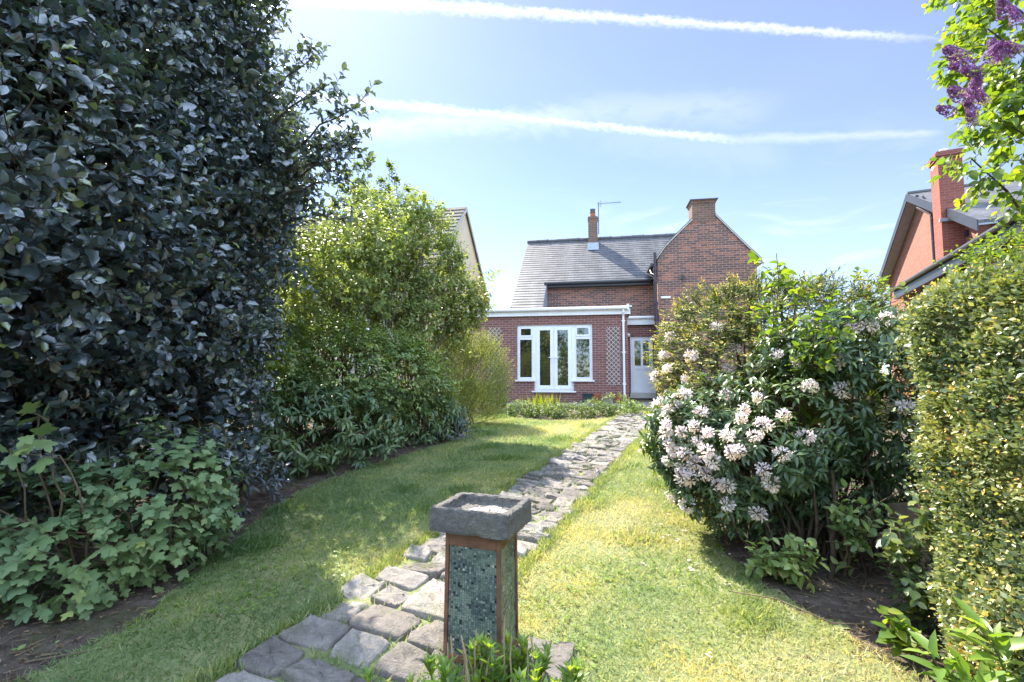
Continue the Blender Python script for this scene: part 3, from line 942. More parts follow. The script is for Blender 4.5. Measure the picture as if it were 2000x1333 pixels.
for z0, z1 in ((ZP - .07, ZP - .0005), (ZS + .0005, ZS + .04)):
    k = (z0 + z1) / 2; f = (k - ZS) / (ZP - ZS); ax = hx0 + (hx1 - hx0) * f; ay = hy0 + (hy1 - hy0) * f
    fr.box(-ax + st, ax - st, -ay + .002, -ay + .02, z0, z1); fr.box(-ax + st, ax - st, ay - .02, ay - .002, z0, z1)
    fr.box(-ax + .002, -ax + .02, -ay + st, ay - st, z0, z1); fr.box(ax - .02, ax - .002, -ay + st, ay - st, z0, z1)
fr.box(-hx1 + .03, hx1 - .03, -hy1 + .03, hy1 - .03, ZS + .02, ZP - .01)
fr.build('post_frame', M['post_wood'], ped, bevel=.003)
rm = np.random.default_rng(5)
def panel(axis, sgn):
    """glass mosaic: every tile is a small raised square on the grout board"""
    bd_ = MB()
    half0 = (hx0 if axis == 'y' else hy0) - st - .001; half1 = (hx1 if axis == 'y' else hy1) - st - .001
    d0 = (hy0 if axis == 'y' else hx0) - .012; d1 = (hy1 if axis == 'y' else hx1) - .012
    za, zb_ = ZS + .04, ZP - .07
    n_r = int((zb_ - za) / .0112); n_c = int(2 * half1 / .0112)
    def pt(i, j, off):
        f = j / n_r; hf = half0 + (half1 - half0) * f; d = d0 + (d1 - d0) * f + off
        x = -hf + 2 * hf * i / n_c; z = za + (zb_ - za) * f
        return (x, sgn * d, z) if axis == 'y' else (sgn * d, x, z)
    tl = MB()
    cl = [(rm.uniform(0, n_c), rm.uniform(0, n_r), rm.uniform(2, 6), rm.choice([.2, .75, .65])) for _ in range(14)]
    for j in range(n_r):
        for i in range(n_c):
            g_ = .09
            jt = rm.uniform(-.0008, .0010)
            P = [pt(i + g_, j + g_, .004 + jt), pt(i + 1 - g_, j + g_, .004 + jt), pt(i + 1 - g_, j + 1 - g_, .004 - jt * .5), pt(i + g_, j + 1 - g_, .004 - jt * .5)]
            Q = [pt(i + g_, j + g_, 0), pt(i + 1 - g_, j + g_, 0), pt(i + 1 - g_, j + 1 - g_, 0), pt(i + g_, j + 1 - g_, 0)]
            flip = (axis == 'y' and sgn > 0) or (axis == 'x' and sgn < 0)
            v = np.clip(rm.normal(.48, .15), 0.05, .9)
            for (cx, cy, cr, cv_) in cl:
                if (cx - i) ** 2 + (cy - j) ** 2 < cr * cr and rm.random() < .6: v = cv_ + rm.normal(0, .06)
            u_ = rm.random()
            if u_ < .035: v = 0.0
            elif u_ < .06: v = .86
            elif u_ < .065: v = 1.0
            b = len(tl.v); tl.v += P + Q
            fs = [(0, 1, 2, 3), (4, 5, 1, 0), (5, 6, 2, 1), (6, 7, 3, 2), (7, 4, 0, 3)]
            for f in fs:
                tl.f.append(tuple(b + k for k in (f[::-1] if flip else f))); tl.r.append(float(np.clip(v, 0, 1)))
    o = tl.build('mosaic_panel', M['mosaic'], ped)
    P = [pt(0, 0, .0012), pt(n_c, 0, .0012), pt(n_c, n_r, .0012), pt(0, n_r, .0012)]
    k = {'y': (0, -sgn * .009, 0), 'x': (-sgn * .009, 0, 0)}[axis]
    bd_.prism(P, k)
    bd_.build('grout_board', M['grout'], o)
panel('y', -1); panel('x', 1); panel('x', -1); panel('y', 1)
V, Fl, Sz = rough_box(.2045, .168, ZP + .001, ZP + .112, .0022, 18, 9,
                      top=[(0, ZP + .114, .008), (0, ZP + .1135, .030), (0, ZP + .110, .038), (0, ZP + .095, .040), (0, ZP + .078, .043), (0, ZP + .070, .055), (0, ZP + .070, .10), (0, ZP + .070, .15)])
basin = mesh_obj('basin', V, Fl, Sz, M['basin_stone'], ped, smooth=False)
sv = MB()
for i in range(9):
    a = rm.uniform(0, 6.28); cx, cy, rr_ = rm.uniform(-.07, .08), rm.uniform(-.06, .05), rm.uniform(.025, .055)
    sv.poly([(cx + rr_ * (1 + .25 * math.sin(3 * t + a)) * math.cos(t), cy + rr_ * .8 * (1 + .2 * math.sin(2 * t + a)) * math.sin(t), ZP + .0745 + .0006 * i) for t in [k * 6.2832 / 18 for k in range(18)]])
tag(sv.build('dry_silt', M['silt'], basin), kind='stuff')
tw = MB()
for i in range(16):
    x, y = rm.uniform(-.14, .14), rm.uniform(-.1, .1); a = rm.uniform(0, 3.14); l = rm.uniform(.01, .035)
    tw.tube([(x, y, ZP + .082), (x + l * math.cos(a), y + l * math.sin(a), ZP + .085)], .0018, 5)
tag(tw.build('twig_litter', M['bark'], basin), kind='stuff')
# ------------------------------------------------------------------ foliage tools
def T_ovate(w=.28, fold=.10, curl=.12, pos=.42):
    V = [(0, 0, 0), (pos, 0, -curl * .2), (.75, 0, -curl * .55), (1, 0, -curl),
         (.16, w * .62, fold * .6), (pos, w, fold), (.75, w * .72, fold * .5 - curl * .4),
         (.16, -w * .62, fold * .6), (pos, -w, fold), (.75, -w * .72, fold * .5 - curl * .4)]
    F = [(0, 1, 5, 4), (1, 2, 6, 5), (2, 3, 6), (0, 7, 8, 1), (1, 8, 9, 2), (2, 9, 3)]
    return np.array(V), F
def T_diamond(w=.3, fold=.08, curl=.1):
    return np.array([(0, 0, 0), (.45, w, fold), (1, 0, -curl), (.45, -w, fold)]), [(0, 2, 1), (0, 3, 2)]
def T_lance(w=.14, fold=.06, curl=.25):
    V = [(0, 0, 0), (.35, w, fold), (.7, w * .75, fold - curl * .35), (1, 0, -curl), (.7, -w * .75, fold - curl * .35), (.35, -w, fold), (.35, 0, 0), (.7, 0, -curl * .4)]
    return np.array(V), [(0, 6, 1), (6, 7, 2, 1), (7, 3, 2), (0, 5, 6), (6, 5, 4, 7), (7, 4, 3)]
def T_blade(w=.05):
    return np.array([(0, w, 0), (0, -w, 0), (.55, -w * .7, .05), (.55, w * .7, .05), (1, 0, -.05)]), [(0, 1, 2, 3), (3, 2, 4)]
def T_holly(w=.30, fold=.10, spine=.06, seed=0):
    r = np.random.default_rng(seed)
    V = [(0, 0, 0), (.22, 0, .0), (.45, 0, .015), (.68, 0, 0), (.86, 0, -.03), (1.0, 0, -.07)]
    prof = [(.10, .42), (.30, .92), (.50, 1.0), (.68, .82), (.84, .48)]
    F = []
    for sgn in (1, -1):
        b = len(V)
        for i, (x, k) in enumerate(prof):
            V.append((x, sgn * (w * k + spine * .35 * (i % 2)), fold * k + spine * (1 if i % 2 else -.5) + r.normal(0, .01)))
        seq = [(0, 1, b + 1, b), (1, 2, b + 2, b + 1), (2, 3, b + 3, b + 2), (3, 4, b + 4, b + 3)]
        F += [q if sgn > 0 else q[::-1] for q in seq]
        t = (4, 5, b + 4); F.append(t if sgn > 0 else t[::-1])
    return np.array(V), F
def T_palmate(curl=.12):
    pts = []
    lobes = [(-125, .55), (-68, .8), (0, 1.0), (68, .8), (125, .55)]
    out = [(0.0, 0.0)]
    for i, (a, r) in enumerate(lobes):
        a = math.radians(a)
        c = (.38 + r * .62 * math.cos(a) * .95, r * .62 * math.sin(a))
        wd = .26
        for s in (-1, 0, 1):
            aa = a + s * .34
            rr = r * (.62 if s == 0 else .47)
            out.append((.38 + rr * math.cos(aa), rr * math.sin(aa)))
        if i < 4:
            am = math.radians((lobes[i][0] + lobes[i + 1][0]) / 2)
            out.append((.38 + .30 * math.cos(am), .30 * math.sin(am)))
    V = [(.38, 0, .03)] + [(x, y, -.10 * (x - .38) ** 2 * 4 * curl * 4 - curl * abs(y) * .6) for x, y in out]
    n = len(out)
    F = [(0, 1 + i, 1 + (i + 1) % n) for i in range(n)]
    return np.array(V), F

def nrmz(a):
    return a / np.maximum(np.linalg.norm(a, axis=-1, keepdims=True), 1e-9)

class Bag:
    """many small pieces of one material that end up in ONE mesh"""
    def __init__(self): self.V = []; self.F = []; self.S = []; self.R = []; self.n = 0
    def add(self, T, P, X, Z, size, rnd, wscale=None):
        TV, TF = T
        X = nrmz(X); Y = nrmz(np.cross(Z, X)); Z = np.cross(X, Y)
        size = np.broadcast_to(np.asarray(size, float), (len(P),))
        N, nv = len(P), len(TV)
        ws = size if wscale is None else size * wscale
        V = (P[:, None, :] + size[:, None, None] * TV[None, :, 0:1] * X[:, None, :]
             + ws[:, None, None] * TV[None, :, 1:2] * Y[:, None, :] + size[:, None, None] * TV[None, :, 2:3] * Z[:, None, :])
        self.V.append(V.reshape(-1, 3))
        tf = np.array([i for f in TF for i in f]); ts = np.array([len(f) for f in TF])
        self.F.append((tf[None, :] + (np.arange(N) * nv)[:, None] + self.n).ravel())
        self.S.append(np.tile(ts, N)); self.R.append(np.repeat(np.clip(rnd, 0, 1), nv)); self.n += N * nv
    def sticks(self, A, B, ra, rb, rnd=.5):
        """thin three sided twigs from A to B"""
        d = nrmz(B - A); up = np.where(np.abs(d[:, 2:3]) > .9, np.array([[1., 0, 0]]), np.array([[0., 0, 1.]]))
        a = nrmz(np.cross(d, up)); c = np.cross(d, a); N = len(A)
        ra = np.broadcast_to(ra, (N,))[:, None]; rb = np.broadcast_to(rb, (N,))[:, None]
        L = []
        for base, r in ((A, ra), (B, rb)):
            for k in range(3):
                t = 2 * math.pi * k / 3
                L.append(base + r * (a * math.cos(t) + c * math.sin(t)))
        V = np.stack(L, 1)
        self.V.append(V.reshape(-1, 3))
        tf = np.array([0, 3, 4, 1, 1, 4, 5, 2, 2, 5, 3, 0]); ts = np.array([4, 4, 4])
        self.F.append((tf[None, :] + (np.arange(N) * 6)[:, None] + self.n).ravel())
        self.S.append(np.tile(ts, N)); self.R.append(np.full(N * 6, rnd)); self.n += N * 6
    def limb(self, p0, p1, r0, r1, bend, seg=7, sides=6, r=None):
        p0, p1, bend = map(lambda q: np.array(q, float), (p0, p1, bend))
        m = (p0 + p1) / 2 + bend
        ts = np.linspace(0, 1, seg + 1)
        C = ((1 - ts) ** 2)[:, None] * p0 + (2 * ts * (1 - ts))[:, None] * m + (ts ** 2)[:, None] * p1
        if r is not None:
            C[1:-1] += r.normal(0, .012 * np.linalg.norm(p1 - p0), (seg - 1, 3))
        d = nrmz(np.gradient(C, axis=0))
        up = np.array([0, 0, 1.]) if abs(d[0, 2]) < .9 else np.array([1., 0, 0])
        a = nrmz(np.cross(d, up)); c = np.cross(d, a)
        rad = (r0 + (r1 - r0) * ts)
        V = np.stack([C + rad[:, None] * (a * math.cos(2 * math.pi * k / sides) + c * math.sin(2 * math.pi * k / sides)) for k in range(sides)], 1).reshape(-1, 3)
        fl = []
        for i in range(seg):
            for k in range(sides):
                j = (k + 1) % sides
                fl += [i * sides + k, (i + 1) * sides + k, (i + 1) * sides + j, i * sides + j]
        self.V.append(V); self.F.append(np.array(fl) + self.n); self.S.append(np.full(seg * sides, 4)); self.R.append(np.full(len(V), .5)); self.n += len(V)
        return C
    def build(self, name, mat, parent=None, smooth=True):
        return mesh_obj(name, np.vstack(self.V), np.concatenate(self.F), np.concatenate(self.S), mat, parent, rnd=np.concatenate(self.R), smooth=smooth)

def lump(P, seed, freq=1.6, k=7):
    r = np.random.default_rng(seed)
    s = np.zeros(len(P))
    for i in range(k):
        d = r.normal(0, 1, 3); d /= np.linalg.norm(d)
        s += np.sin(P @ d * freq * r.uniform(.7, 2.6) + r.uniform(0, 6.3)) / k ** .5
    return s

def crown_points(blobs, n, rg, seed, depth=.13, lumpy=.16, zmin=.08, freq=1.7, keep_under=.74):
    B = np.array(blobs, float)                      # cx cy cz rx ry rz
    area = (B[:, 3] * B[:, 4] + B[:, 4] * B[:, 5] + B[:, 3] * B[:, 5])
    k = rg.choice(len(B), n, p=area / area.sum())
    d = nrmz(rg.normal(0, 1, (n, 3)))
    rr = 1 - np.abs(rg.normal(0, depth, n))
    q = B[k]
    base = q[:, :3] + d * q[:, 3:] * 1.0
    rr = rr * (1 + lumpy * lump(base, seed, freq))
    P = q[:, :3] + d * q[:, 3:] * rr[:, None]
    Nn = nrmz(d / q[:, 3:])
    ok = P[:, 2] > gz(P[:, 0], P[:, 1]) + zmin
    for i, b in enumerate(B):
        e = np.sqrt((((P - b[:3]) / b[3:]) ** 2).sum(1))
        ok &= (k == i) | (e > keep_under)
    return P[ok], Nn[ok]

def shoots(leaf_bag, twig_bag, P, Nn, rg, T, L, k, size, up=.25, rand=.55, ang=.9, droop=.15, tip=True, lo=.0, hi=.75, tip_lo=.78, tip_hi=1., twig_r=.003, size_var=.25, start=.1, flat=0.0, tip_frac=.8, phyl=2.4, zup=.9):
    n = len(P)
    d = nrmz(Nn + np.array([0, 0, up]) + rg.normal(0, rand, (n, 3)) * np.array([1, 1, .8]))
    ln = L * rg.uniform(.6, 1.35, n)
    A = P - d * ln[:, None] * .35
    Bn = A + d * ln[:, None] + np.array([0, 0, -1]) * (droop * ln[:, None] * .4)
    if twig_bag is not None:
        twig_bag.sticks(A, Bn, twig_r, twig_r * .45)
    u = nrmz(np.cross(d, np.array([0.13, .2, 1.0]))); v = np.cross(d, u)
    ph0 = rg.uniform(0, 6.28, n)
    for j in range(k):
        t = start + (1 - start) * (j + rg.uniform(0, .6, n)) / k
        pos = A + (Bn - A) * t[:, None]
        ph = ph0 + j * phyl
        radial = u * np.cos(ph)[:, None] + v * np.sin(ph)[:, None] * (1 - flat)
        X = d * math.cos(ang) + radial * math.sin(ang) + np.array([0, 0, -droop]) + rg.normal(0, .15, (n, 3))
        Z = d * (1 - .4 * zup) + np.array([0, 0, zup]) + rg.normal(0, .25, (n, 3))
        s = size * rg.uniform(1 - size_var, 1 + size_var, n)
        if tip and j >= k - max(1, int(k * .3)):
            r_ = np.where(rg.random(n) < tip_frac, rg.uniform(tip_lo, tip_hi, n), rg.uniform(lo, hi, n)); s = s * .8
        else:
            r_ = rg.uniform(lo, hi, n)
        leaf_bag.add(T[j % len(T)] if isinstance(T, list) else T, pos, X, Z, s, r_)
    return Bn, d

def limbs(bag, base, targets, r0, rg, r1=.012, lift=.25, rb=.1):
    for tgt in targets:
        b = np.array([base[0], base[1], 0.0]) + np.append(rg.normal(0, rb, 2), 0)
        b[2] = gz(b[0], b[1]) - .05
        t = np.array(tgt, float)
        bend = np.array([(b[0] - t[0]) * .25, (b[1] - t[1]) * .25, (t[2] - b[2]) * lift]) + rg.normal(0, .12, 3)
        bag.limb(b, t, r0 * rg.uniform(.6, 1.1), r1, bend, 8, 6, rg)

def plant(name, label, cat, base, group=None):
    return empty(name, (0, 0, 0), 0, label, cat, group)

def finish(o, base, leafbag, leafmat, twigbag=None, twigmat=None, crown='crown', wood='trunk'):
    """children are meshed in world space, the Empty sits at the plant's foot"""
    z = float(gz(base[0], base[1]))
    o.location = (base[0], base[1], z)
    off = np.array([base[0], base[1], z])
    out = []
    for bag, nm, mt in ((leafbag, crown, leafmat), (twigbag, wood, twigmat)):
        if bag is not None and bag.V:
            bag.V = [v - off for v in bag.V]
            out.append(bag.build(nm, mt, o))
    return out

# leaf materials (holly's bluish base colour stands in for sky sheen)
L_ = {}
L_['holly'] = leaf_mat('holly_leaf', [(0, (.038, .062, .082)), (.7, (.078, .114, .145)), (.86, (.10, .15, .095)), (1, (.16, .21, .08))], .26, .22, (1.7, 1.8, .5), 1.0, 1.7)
L_['currant'] = leaf_mat('currant_leaf', [(0, (.12, .20, .10)), (.8, (.20, .29, .155)), (1, (.27, .34, .13))], .6, .28, (1.3, 1.4, .5), .4)
L_['lilac_back'] = leaf_mat('lilac_leaf_pale', [(0, (.14, .205, .075)), (.6, (.235, .30, .105)), (1, (.34, .39, .17))], .42, .46, (1.4, 1.4, .75), .5)
L_['shrub_mid'] = leaf_mat('viburnum_leaf', [(0, (.15, .24, .10)), (.7, (.28, .37, .165)), (1, (.37, .43, .19))], .45, .35, (1.6, 1.7, .45), .5)
L_['laurel'] = leaf_mat('laurel_leaf', [(0, (.07, .13, .072)), (.7, (.13, .205, .105)), (1, (.20, .275, .115))], .38, .2, (1.7, 1.8, .5), .7)
L_['broom'] = leaf_mat('broom_leaf', [(0, (.14, .205, .07)), (.6, (.25, .31, .105)), (1, (.38, .42, .17))], .55, .4, (1.4, 1.3, .5), .35)
L_['yew'] = leaf_mat('yew_leaf', [(0, (.05, .10, .035)), (.68, (.11, .18, .055)), (.75, (.36, .36, .10)), (1, (.56, .52, .16))], .5, .28, (1.5, 1.4, .5), .4)
L_['rhodo'] = leaf_mat('rhododendron_leaf', [(0, (.05, .09, .048)), (.75, (.095, .155, .07)), (1, (.17, .24, .085))], .34, .22, (1.7, 1.8, .5), .6)
L_['hedge'] = leaf_mat('hedge_leaf', [(0, (.09, .145, .065)), (.4, (.21, .27, .13)), (.66, (.35, .38, .20)), (.8, (.60, .51, .19)), (.95, (.68, .50, .18)), (1, (.62, .33, .16))], .38, .30, (1.4, 1.3, .5), .7)
L_['lilac'] = leaf_mat('lilac_leaf', [(0, (.075, .15, .03)), (.6, (.14, .225, .04)), (1, (.26, .31, .055))], .38, .48, (1.7, 1.6, .45), .5)
L_['lilac_flower'] = leaf_mat('lilac_flower', [(0, (.11, .04, .14)), (.5, (.19, .07, .225)), (1, (.32, .15, .36))], .6, .35, (1.2, 1.1, 1.3), .3)
L_['rhodo_flower'] = leaf_mat('rhododendron_flower', [(0, (.74, .60, .68)), (.5, (.81, .75, .80)), (.9, (.84, .82, .85)), (1, (.66, .66, .45))], .6, .42, (1.05, 1.0, 1.0), .25)
L_['perennial'] = leaf_mat('perennial_leaf', [(0, (.11, .20, .04)), (.6, (.20, .31, .065)), (1, (.33, .41, .11))], .42, .42, (1.5, 1.5, .4), .5)
L_['iris'] = leaf_mat('iris_leaf', [(0, (.13, .19, .02)), (1, (.25, .29, .04))], .45, .5, (1.6, 1.5, .4), .4)
L_['bed'] = leaf_mat('bed_leaf', [(0, (.08, .14, .04)), (.6, (.16, .23, .07)), (1, (.36, .40, .24))], .5, .38, (1.4, 1.4, .5), .4)
L_['blue'] = leaf_mat('blue_leaf', [(0, (.06, .085, .10)), (1, (.18, .21, .29))], .4, .15, (1.3, 1.5, .8), .5)
L_['far'] = leaf_mat('far_leaf', [(0, (.06, .11, .028)), (.6, (.12, .18, .038)), (1, (.20, .25, .055))], .5, .45, (1.7, 1.6, .45), .4)
L_['grass'] = leaf_mat('grass_blade', [(0, (.11, .19, .075)), (.35, (.22, .305, .13)), (.62, (.36, .395, .20)), (.85, (.51, .475, .28)), (1, (.60, .54, .38))], .5, .45, (1.25, 1.2, .7), .4)
L_['litter'] = leaf_mat('litter', [(0, (.07, .045, .03)), (.5, (.16, .11, .07)), (1, (.33, .26, .19))], .8, .1, (1.2, 1.0, .8), .2)

holly_T = [T_holly(.27, .13, .06, 1), T_holly(.30, .06, .035, 2), T_holly(.25, .17, .08, 3), T_holly(.31, -.05, .05, 4)]
oval_T = [T_ovate(.30, .08, .14), T_ovate(.27, .12, .22), T_ovate(.33, .04, .1)]

# ------------------------------------------------------------------ holly tree, left foreground
def build_holly():
    rg = np.random.default_rng(101)
    o = plant('holly_tree', 'huge dark glossy holly tree with bluish leaves filling the left edge', 'tree', None)
    lf, tw = Bag(), Bag()
    blobs = [(-4.1, 4.0, 2.55, 1.75, 1.9, 1.75), (-4.3, 4.3, 4.55, 1.95, 1.9, 1.9), (-3.5, 2.9, 2.55, 1.2, 1.15, 1.5), (-2.62, 4.5, 3.45, .62, .6, .55),
             (-3.4, 4.7, 2.0, .80, .9, .95), (-3.5, 4.2, 4.6, 1.0, 1.0, 1.3), (-4.6, 3.0, 3.8, 1.6, 1.5, 1.8), (-3.45, 5.7, 4.3, .98, .9, 1.05), (-3.45, 5.6, 3.2, .80, .8, .85), (-3.6, 5.4, 2.0, .9, .8, .9), (-3.1, 4.1, 1.15, .85, .7, .65), (-3.5, 3.3, 1.2, .8, .7, .6)]
    P, Nn = crown_points(blobs, 20500, rg, 5, .17, .13, .35, 1.6)
    vis = (Nn[:, 1] < .75) | (rg.random(len(P)) < .5)
    P, Nn = P[vis], Nn[vis]
    Bn, d = shoots(lf, tw, P, Nn, rg, holly_T, .31, 7, .077, up=.28, rand=.55, ang=.95, droop=.12, tip_lo=.72, tip_hi=1.0, tip_frac=.3, twig_r=.004, zup=.3)
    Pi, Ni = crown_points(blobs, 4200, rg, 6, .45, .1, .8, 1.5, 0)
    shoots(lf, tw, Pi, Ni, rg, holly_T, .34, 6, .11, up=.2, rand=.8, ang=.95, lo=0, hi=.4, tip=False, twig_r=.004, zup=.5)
    # protruding leafy sprays on the right outline
    tips = [((-2.05, 4.3, 3.5), (-1.33, 4.05, 3.82)), ((-2.0, 4.4, 3.3), (-1.38, 4.1, 3.62)), ((-2.1, 4.3, 3.1), (-1.45, 4.2, 3.25)), ((-2.3, 4.3, 4.0), (-1.75, 4.1, 4.3)), ((-2.2, 4.3, 3.8), (-1.6, 4.1, 4.05)),
            ((-2.1, 4.4, 2.9), (-1.55, 4.3, 2.95)), ((-2.4, 4.3, 2.6), (-1.85, 4.2, 2.4)), ((-2.4, 4.2, 4.4), (-2.0, 4.0, 4.75)), ((-2.5, 4.2, 2.0), (-2.05, 4.0, 1.9)), ((-2.0, 4.35, 3.6), (-1.4, 4.15, 3.5)), ((-2.2, 4.3, 3.3), (-1.5, 4.2, 3.42))]
    for a, b in tips:
        C = tw.limb(a, b, .012, .004, (0, 0, .05), 6, 5, rg)
        q = np.repeat(C, 3, 0) + rg.normal(0, .05, (len(C) * 3, 3))
        dirs = nrmz(np.array(b) - np.array(a)) + rg.normal(0, .5, q.shape)
        shoots(lf, tw, q, nrmz(dirs), rg, holly_T, .24, 6, .075, up=.3, rand=.35, ang=.9, tip_lo=.72, tip_hi=1.0, tip_frac=.5, twig_r=.003)
    tg = P[rg.choice(len(P), 15)] * .85 + np.array([-3.7, 4.1, 2.8]) * .15
    limbs(tw, (-3.7, 4.15), tg, .05, rg, .012, .15, .12)
    finish(o, (-3.7, 4.15), lf, L_['holly'], tw, M['bark'])
build_holly()

# ------------------------------------------------------------------ flowering currant under the holly
def build_currant():
    rg = np.random.default_rng(102)
    o = plant('currant_bush', 'low bush of pale matt maple shaped leaves under the holly', 'bush', None)
    lf, tw = Bag(), Bag()
    T = [T_palmate(.10), T_palmate(.2)]
    blobs = [(-2.50, 3.55, .72, .50, .48, .46), (-2.55, 3.45, .55, .52, .50, .44), (-2.95, 3.3, .50, .50, .45, .42), (-2.58, 3.72, .70, .38, .38, .36), (-2.72, 3.1, .38, .42, .36, .30), (-3.25, 2.95, .62, .42, .36, .36), (-2.40, 3.72, .52, .24, .28, .30)]
    P, Nn = crown_points(blobs, 1150, rg, 8, .14, .15, .06, 2.4)
    n = len(P)
    # leaves lie like shingles, held out on thin stalks
    d = nrmz(Nn + np.array([0, 0, .25]) + rg.normal(0, .35, (n, 3)))
    shoots(lf, tw, P, Nn, rg, T, .20, 4, .086, up=.35, rand=.4, ang=1.0, droop=.5, tip_lo=.7, tip_hi=1, tip_frac=.25, twig_r=.0025, size_var=.35)
    # a sprig climbing into the holly
    P2 = np.array([(-2.62, 2.75, 1.16), (-2.7, 2.8, 1.28), (-2.55, 2.78, 1.05), (-2.75, 2.7, 1.1)])
    shoots(lf, tw, P2, nrmz(np.array([(.5, -.8, .4)] * 4)), rg, T, .25, 4, .12, ang=1.0, droop=.4, twig_r=.003)
    limbs(tw, (-2.6, 3.4), P[rg.choice(n, 22)], .012, rg, .004, .1, .1)
    limbs(tw, (-2.75, 3.2), P2, .010, rg, .004, .1, .02)
    finish(o, (-2.6, 3.4), lf, L_['currant'], tw, M['bark_pale'], 'foliage', 'stems')
build_currant()

# ------------------------------------------------------------------ the shrub border on the left
def build_border():
    rg = np.random.default_rng(103)
    # dark broad leaved rhododendron along the lawn
    def laurel(label, base, blobs, n, seed, size=.13, mat='laurel', T=None, k=8, L=.22, twigs=12, name='rhododendron_bush', cat='bush', zmin=.1):
        r = np.random.default_rng(seed)
        o = plant(name, label, cat, None, None)
        lf, tw = Bag(), Bag()
        P, Nn = crown_points(blobs, n, r, seed, .16, .18, zmin, 2.0)
        shoots(lf, tw, P, Nn, r, T or [T_lance(.17, .05, .22), T_lance(.15, .05, .3)], L, k, size, up=.35, rand=.45, ang=1.05, droop=.22, tip_lo=.75, tip_hi=1, tip_frac=.45, twig_r=.004, start=.45)
        limbs(tw, base, P[r.choice(len(P), twigs)], .03, r, .006, .15, .25)
        finish(o, base, lf, L_[mat], tw, M['bark'], 'foliage', 'stems')
        return o
    laurel('dark low rhododendron without flowers beside the holly at the lawn edge', (-3.1, 6.6),
           [(-3.0, 6.5, .78, .85, .75, .60), (-2.5, 7.0, .75, .75, .7, .55), (-3.5, 6.0, .9, .7, .7, .7)], 900, 21)
    laurel('dark leafy evergreen bush at the end of the left border, brown gaps at its foot', (-1.75, 8.6),
           [(-1.75, 8.55, .75, .72, .62, .45), (-1.25, 8.85, .72, .40, .45, .36), (-2.3, 8.0, .78, .6, .6, .48)], 650, 22, .11)
    # small bluish ground plants
    for lab, b, s in (('small bluish leafy plant at the lawn edge below the evergreen bush', (-1.12, 8.62), .27), ('small bluish flowering plant beside the maple leaved bush', (-2.62, 4.95), .30)):
        laurel(lab, b, [(b[0], b[1], float(gz(*b)) + .2, s, s, s * .9)], 90, int(s * 1000), .085, 'blue', None, 6, .14, 3, 'ground_plant', 'plant', .03)
    # bright mid green layered shrub
    o = plant('layered_shrub', 'mid green layered shrub in the middle of the left border', 'shrub', None)
    lf, tw = Bag(), Bag()
    blobs = [(-2.8, 7.3, 1.65, .90, .65, .70), (-2.1, 7.9, 1.6, .85, .65, .70), (-3.5, 6.8, 1.9, .75, .7, .75), (-1.65, 8.4, 1.4, .62, .55, .58)]
    P, Nn = crown_points(blobs, 2600, rg, 31, .15, .2, .2, 2.2)
    shoots(lf, tw, P, Nn, rg, oval_T, .34, 10, .060, up=.15, rand=.5, ang=1.0, droop=.25, flat=.6, tip_frac=.6, twig_r=.003)
    limbs(tw, (-2.6, 8.0), P[rg.choice(len(P), 30)], .022, rg, .005, .15, .5)
    finish(o, (-2.6, 8.0), lf, L_['shrub_mid'], tw, M['bark'], 'foliage', 'stems')
    # tall pale lilac thicket, lit from behind
    o = plant('lilac_thicket', 'tall yellow green lilac thicket with many thin upright stems', 'shrub', None)
    lf, tw = Bag(), Bag()
    blobs = [(-2.6, 9.2, 4.25, 1.0, .8, .85), (-3.2, 9.0, 3.65, .9, .8, .9), (-1.75, 9.4, 4.0, .85, .75, .85), (-2.4, 9.1, 3.2, 1.2, .8, .7), (-1.45, 9.6, 3.25, .75, .6, .6), (-2.55, 7.25, 3.35, .72, .65, .72), (-3.0, 6.6, 2.85, .62, .6, .65), (-2.2, 7.9, 3.7, .6, .5, .6), (-2.4, 8.5, 2.5, 1.15, .7, .7), (-1.5, 9.2, 2.5, .7, .6, .65), (-1.4, 9.3, 3.75, .5, .5, .55), (-1.0, 9.6, 2.9, .45, .45, .45), (-3.75, 8.9, 3.0, .6, .6, .8), (-2.9, 9.3, 4.8, .5, .4, .45), (-2.0, 9.4, 4.65, .5, .4, .4)]
    P, Nn = crown_points(blobs, 4100, rg, 41, .26, .38, 1.0, 2.6, .6)
    shoots(lf, tw, P, Nn, rg, oval_T, .32, 8, .078, up=.55, rand=.5, ang=.95, droop=.28, tip_lo=.6, tip_hi=1, tip_frac=.7, twig_r=.0035)
    # leaning branch to the right
    for a, b in (((-1.7, 9.3, 1.2), (-.75, 9.6, 3.15)), ((-1.7, 9.3, 1.2), (-.62, 9.7, 2.85)), ((-1.8, 9.3, 1.4), (-.95, 9.5, 3.45)), ((-1.7, 9.3, 1.3), (-.52, 9.8, 3.3))):
        C = tw.limb(a, b, .022, .006, (.05, 0, -.05), 8, 5, rg)
        q = np.repeat(C[4:], 9, 0) + rg.normal(0, .14, (len(C[4:]) * 9, 3))
        shoots(lf, tw, q, nrmz(np.array([(.4, -.1, .6)] * len(q)) + rg.normal(0, .5, q.shape)), rg, oval_T, .26, 6, .085, up=.4, rand=.4, droop=.25, tip_lo=.6, tip_frac=.6, twig_r=.003)
    for i in range(95):
        bx = rg.uniform(-3.9, -1.4); by = 8.2 + .5 * bx + 2.0 + rg.uniform(-.9, .5) if bx < -2.2 else rg.uniform(8.7, 9.6)
        t = np.array([bx + rg.normal(0, .35), by + rg.normal(0, .2), rg.uniform(3.0, 4.7)])
        tw.limb((bx, by, .4), t, rg.uniform(.008, .02), .004, rg.normal(0, .1, 3), 6, 5, rg)
    finish(o, (-2.5, 9.2), lf, L_['lilac_back'], tw, M['bark_pale'], 'foliage', 'stems')
    # spires with budding heads above it
    o = plant('spired_shrub', 'tall shrub with upright leafy spires standing behind the lilac thicket', 'shrub', None)
    lf, tw = Bag(), Bag()
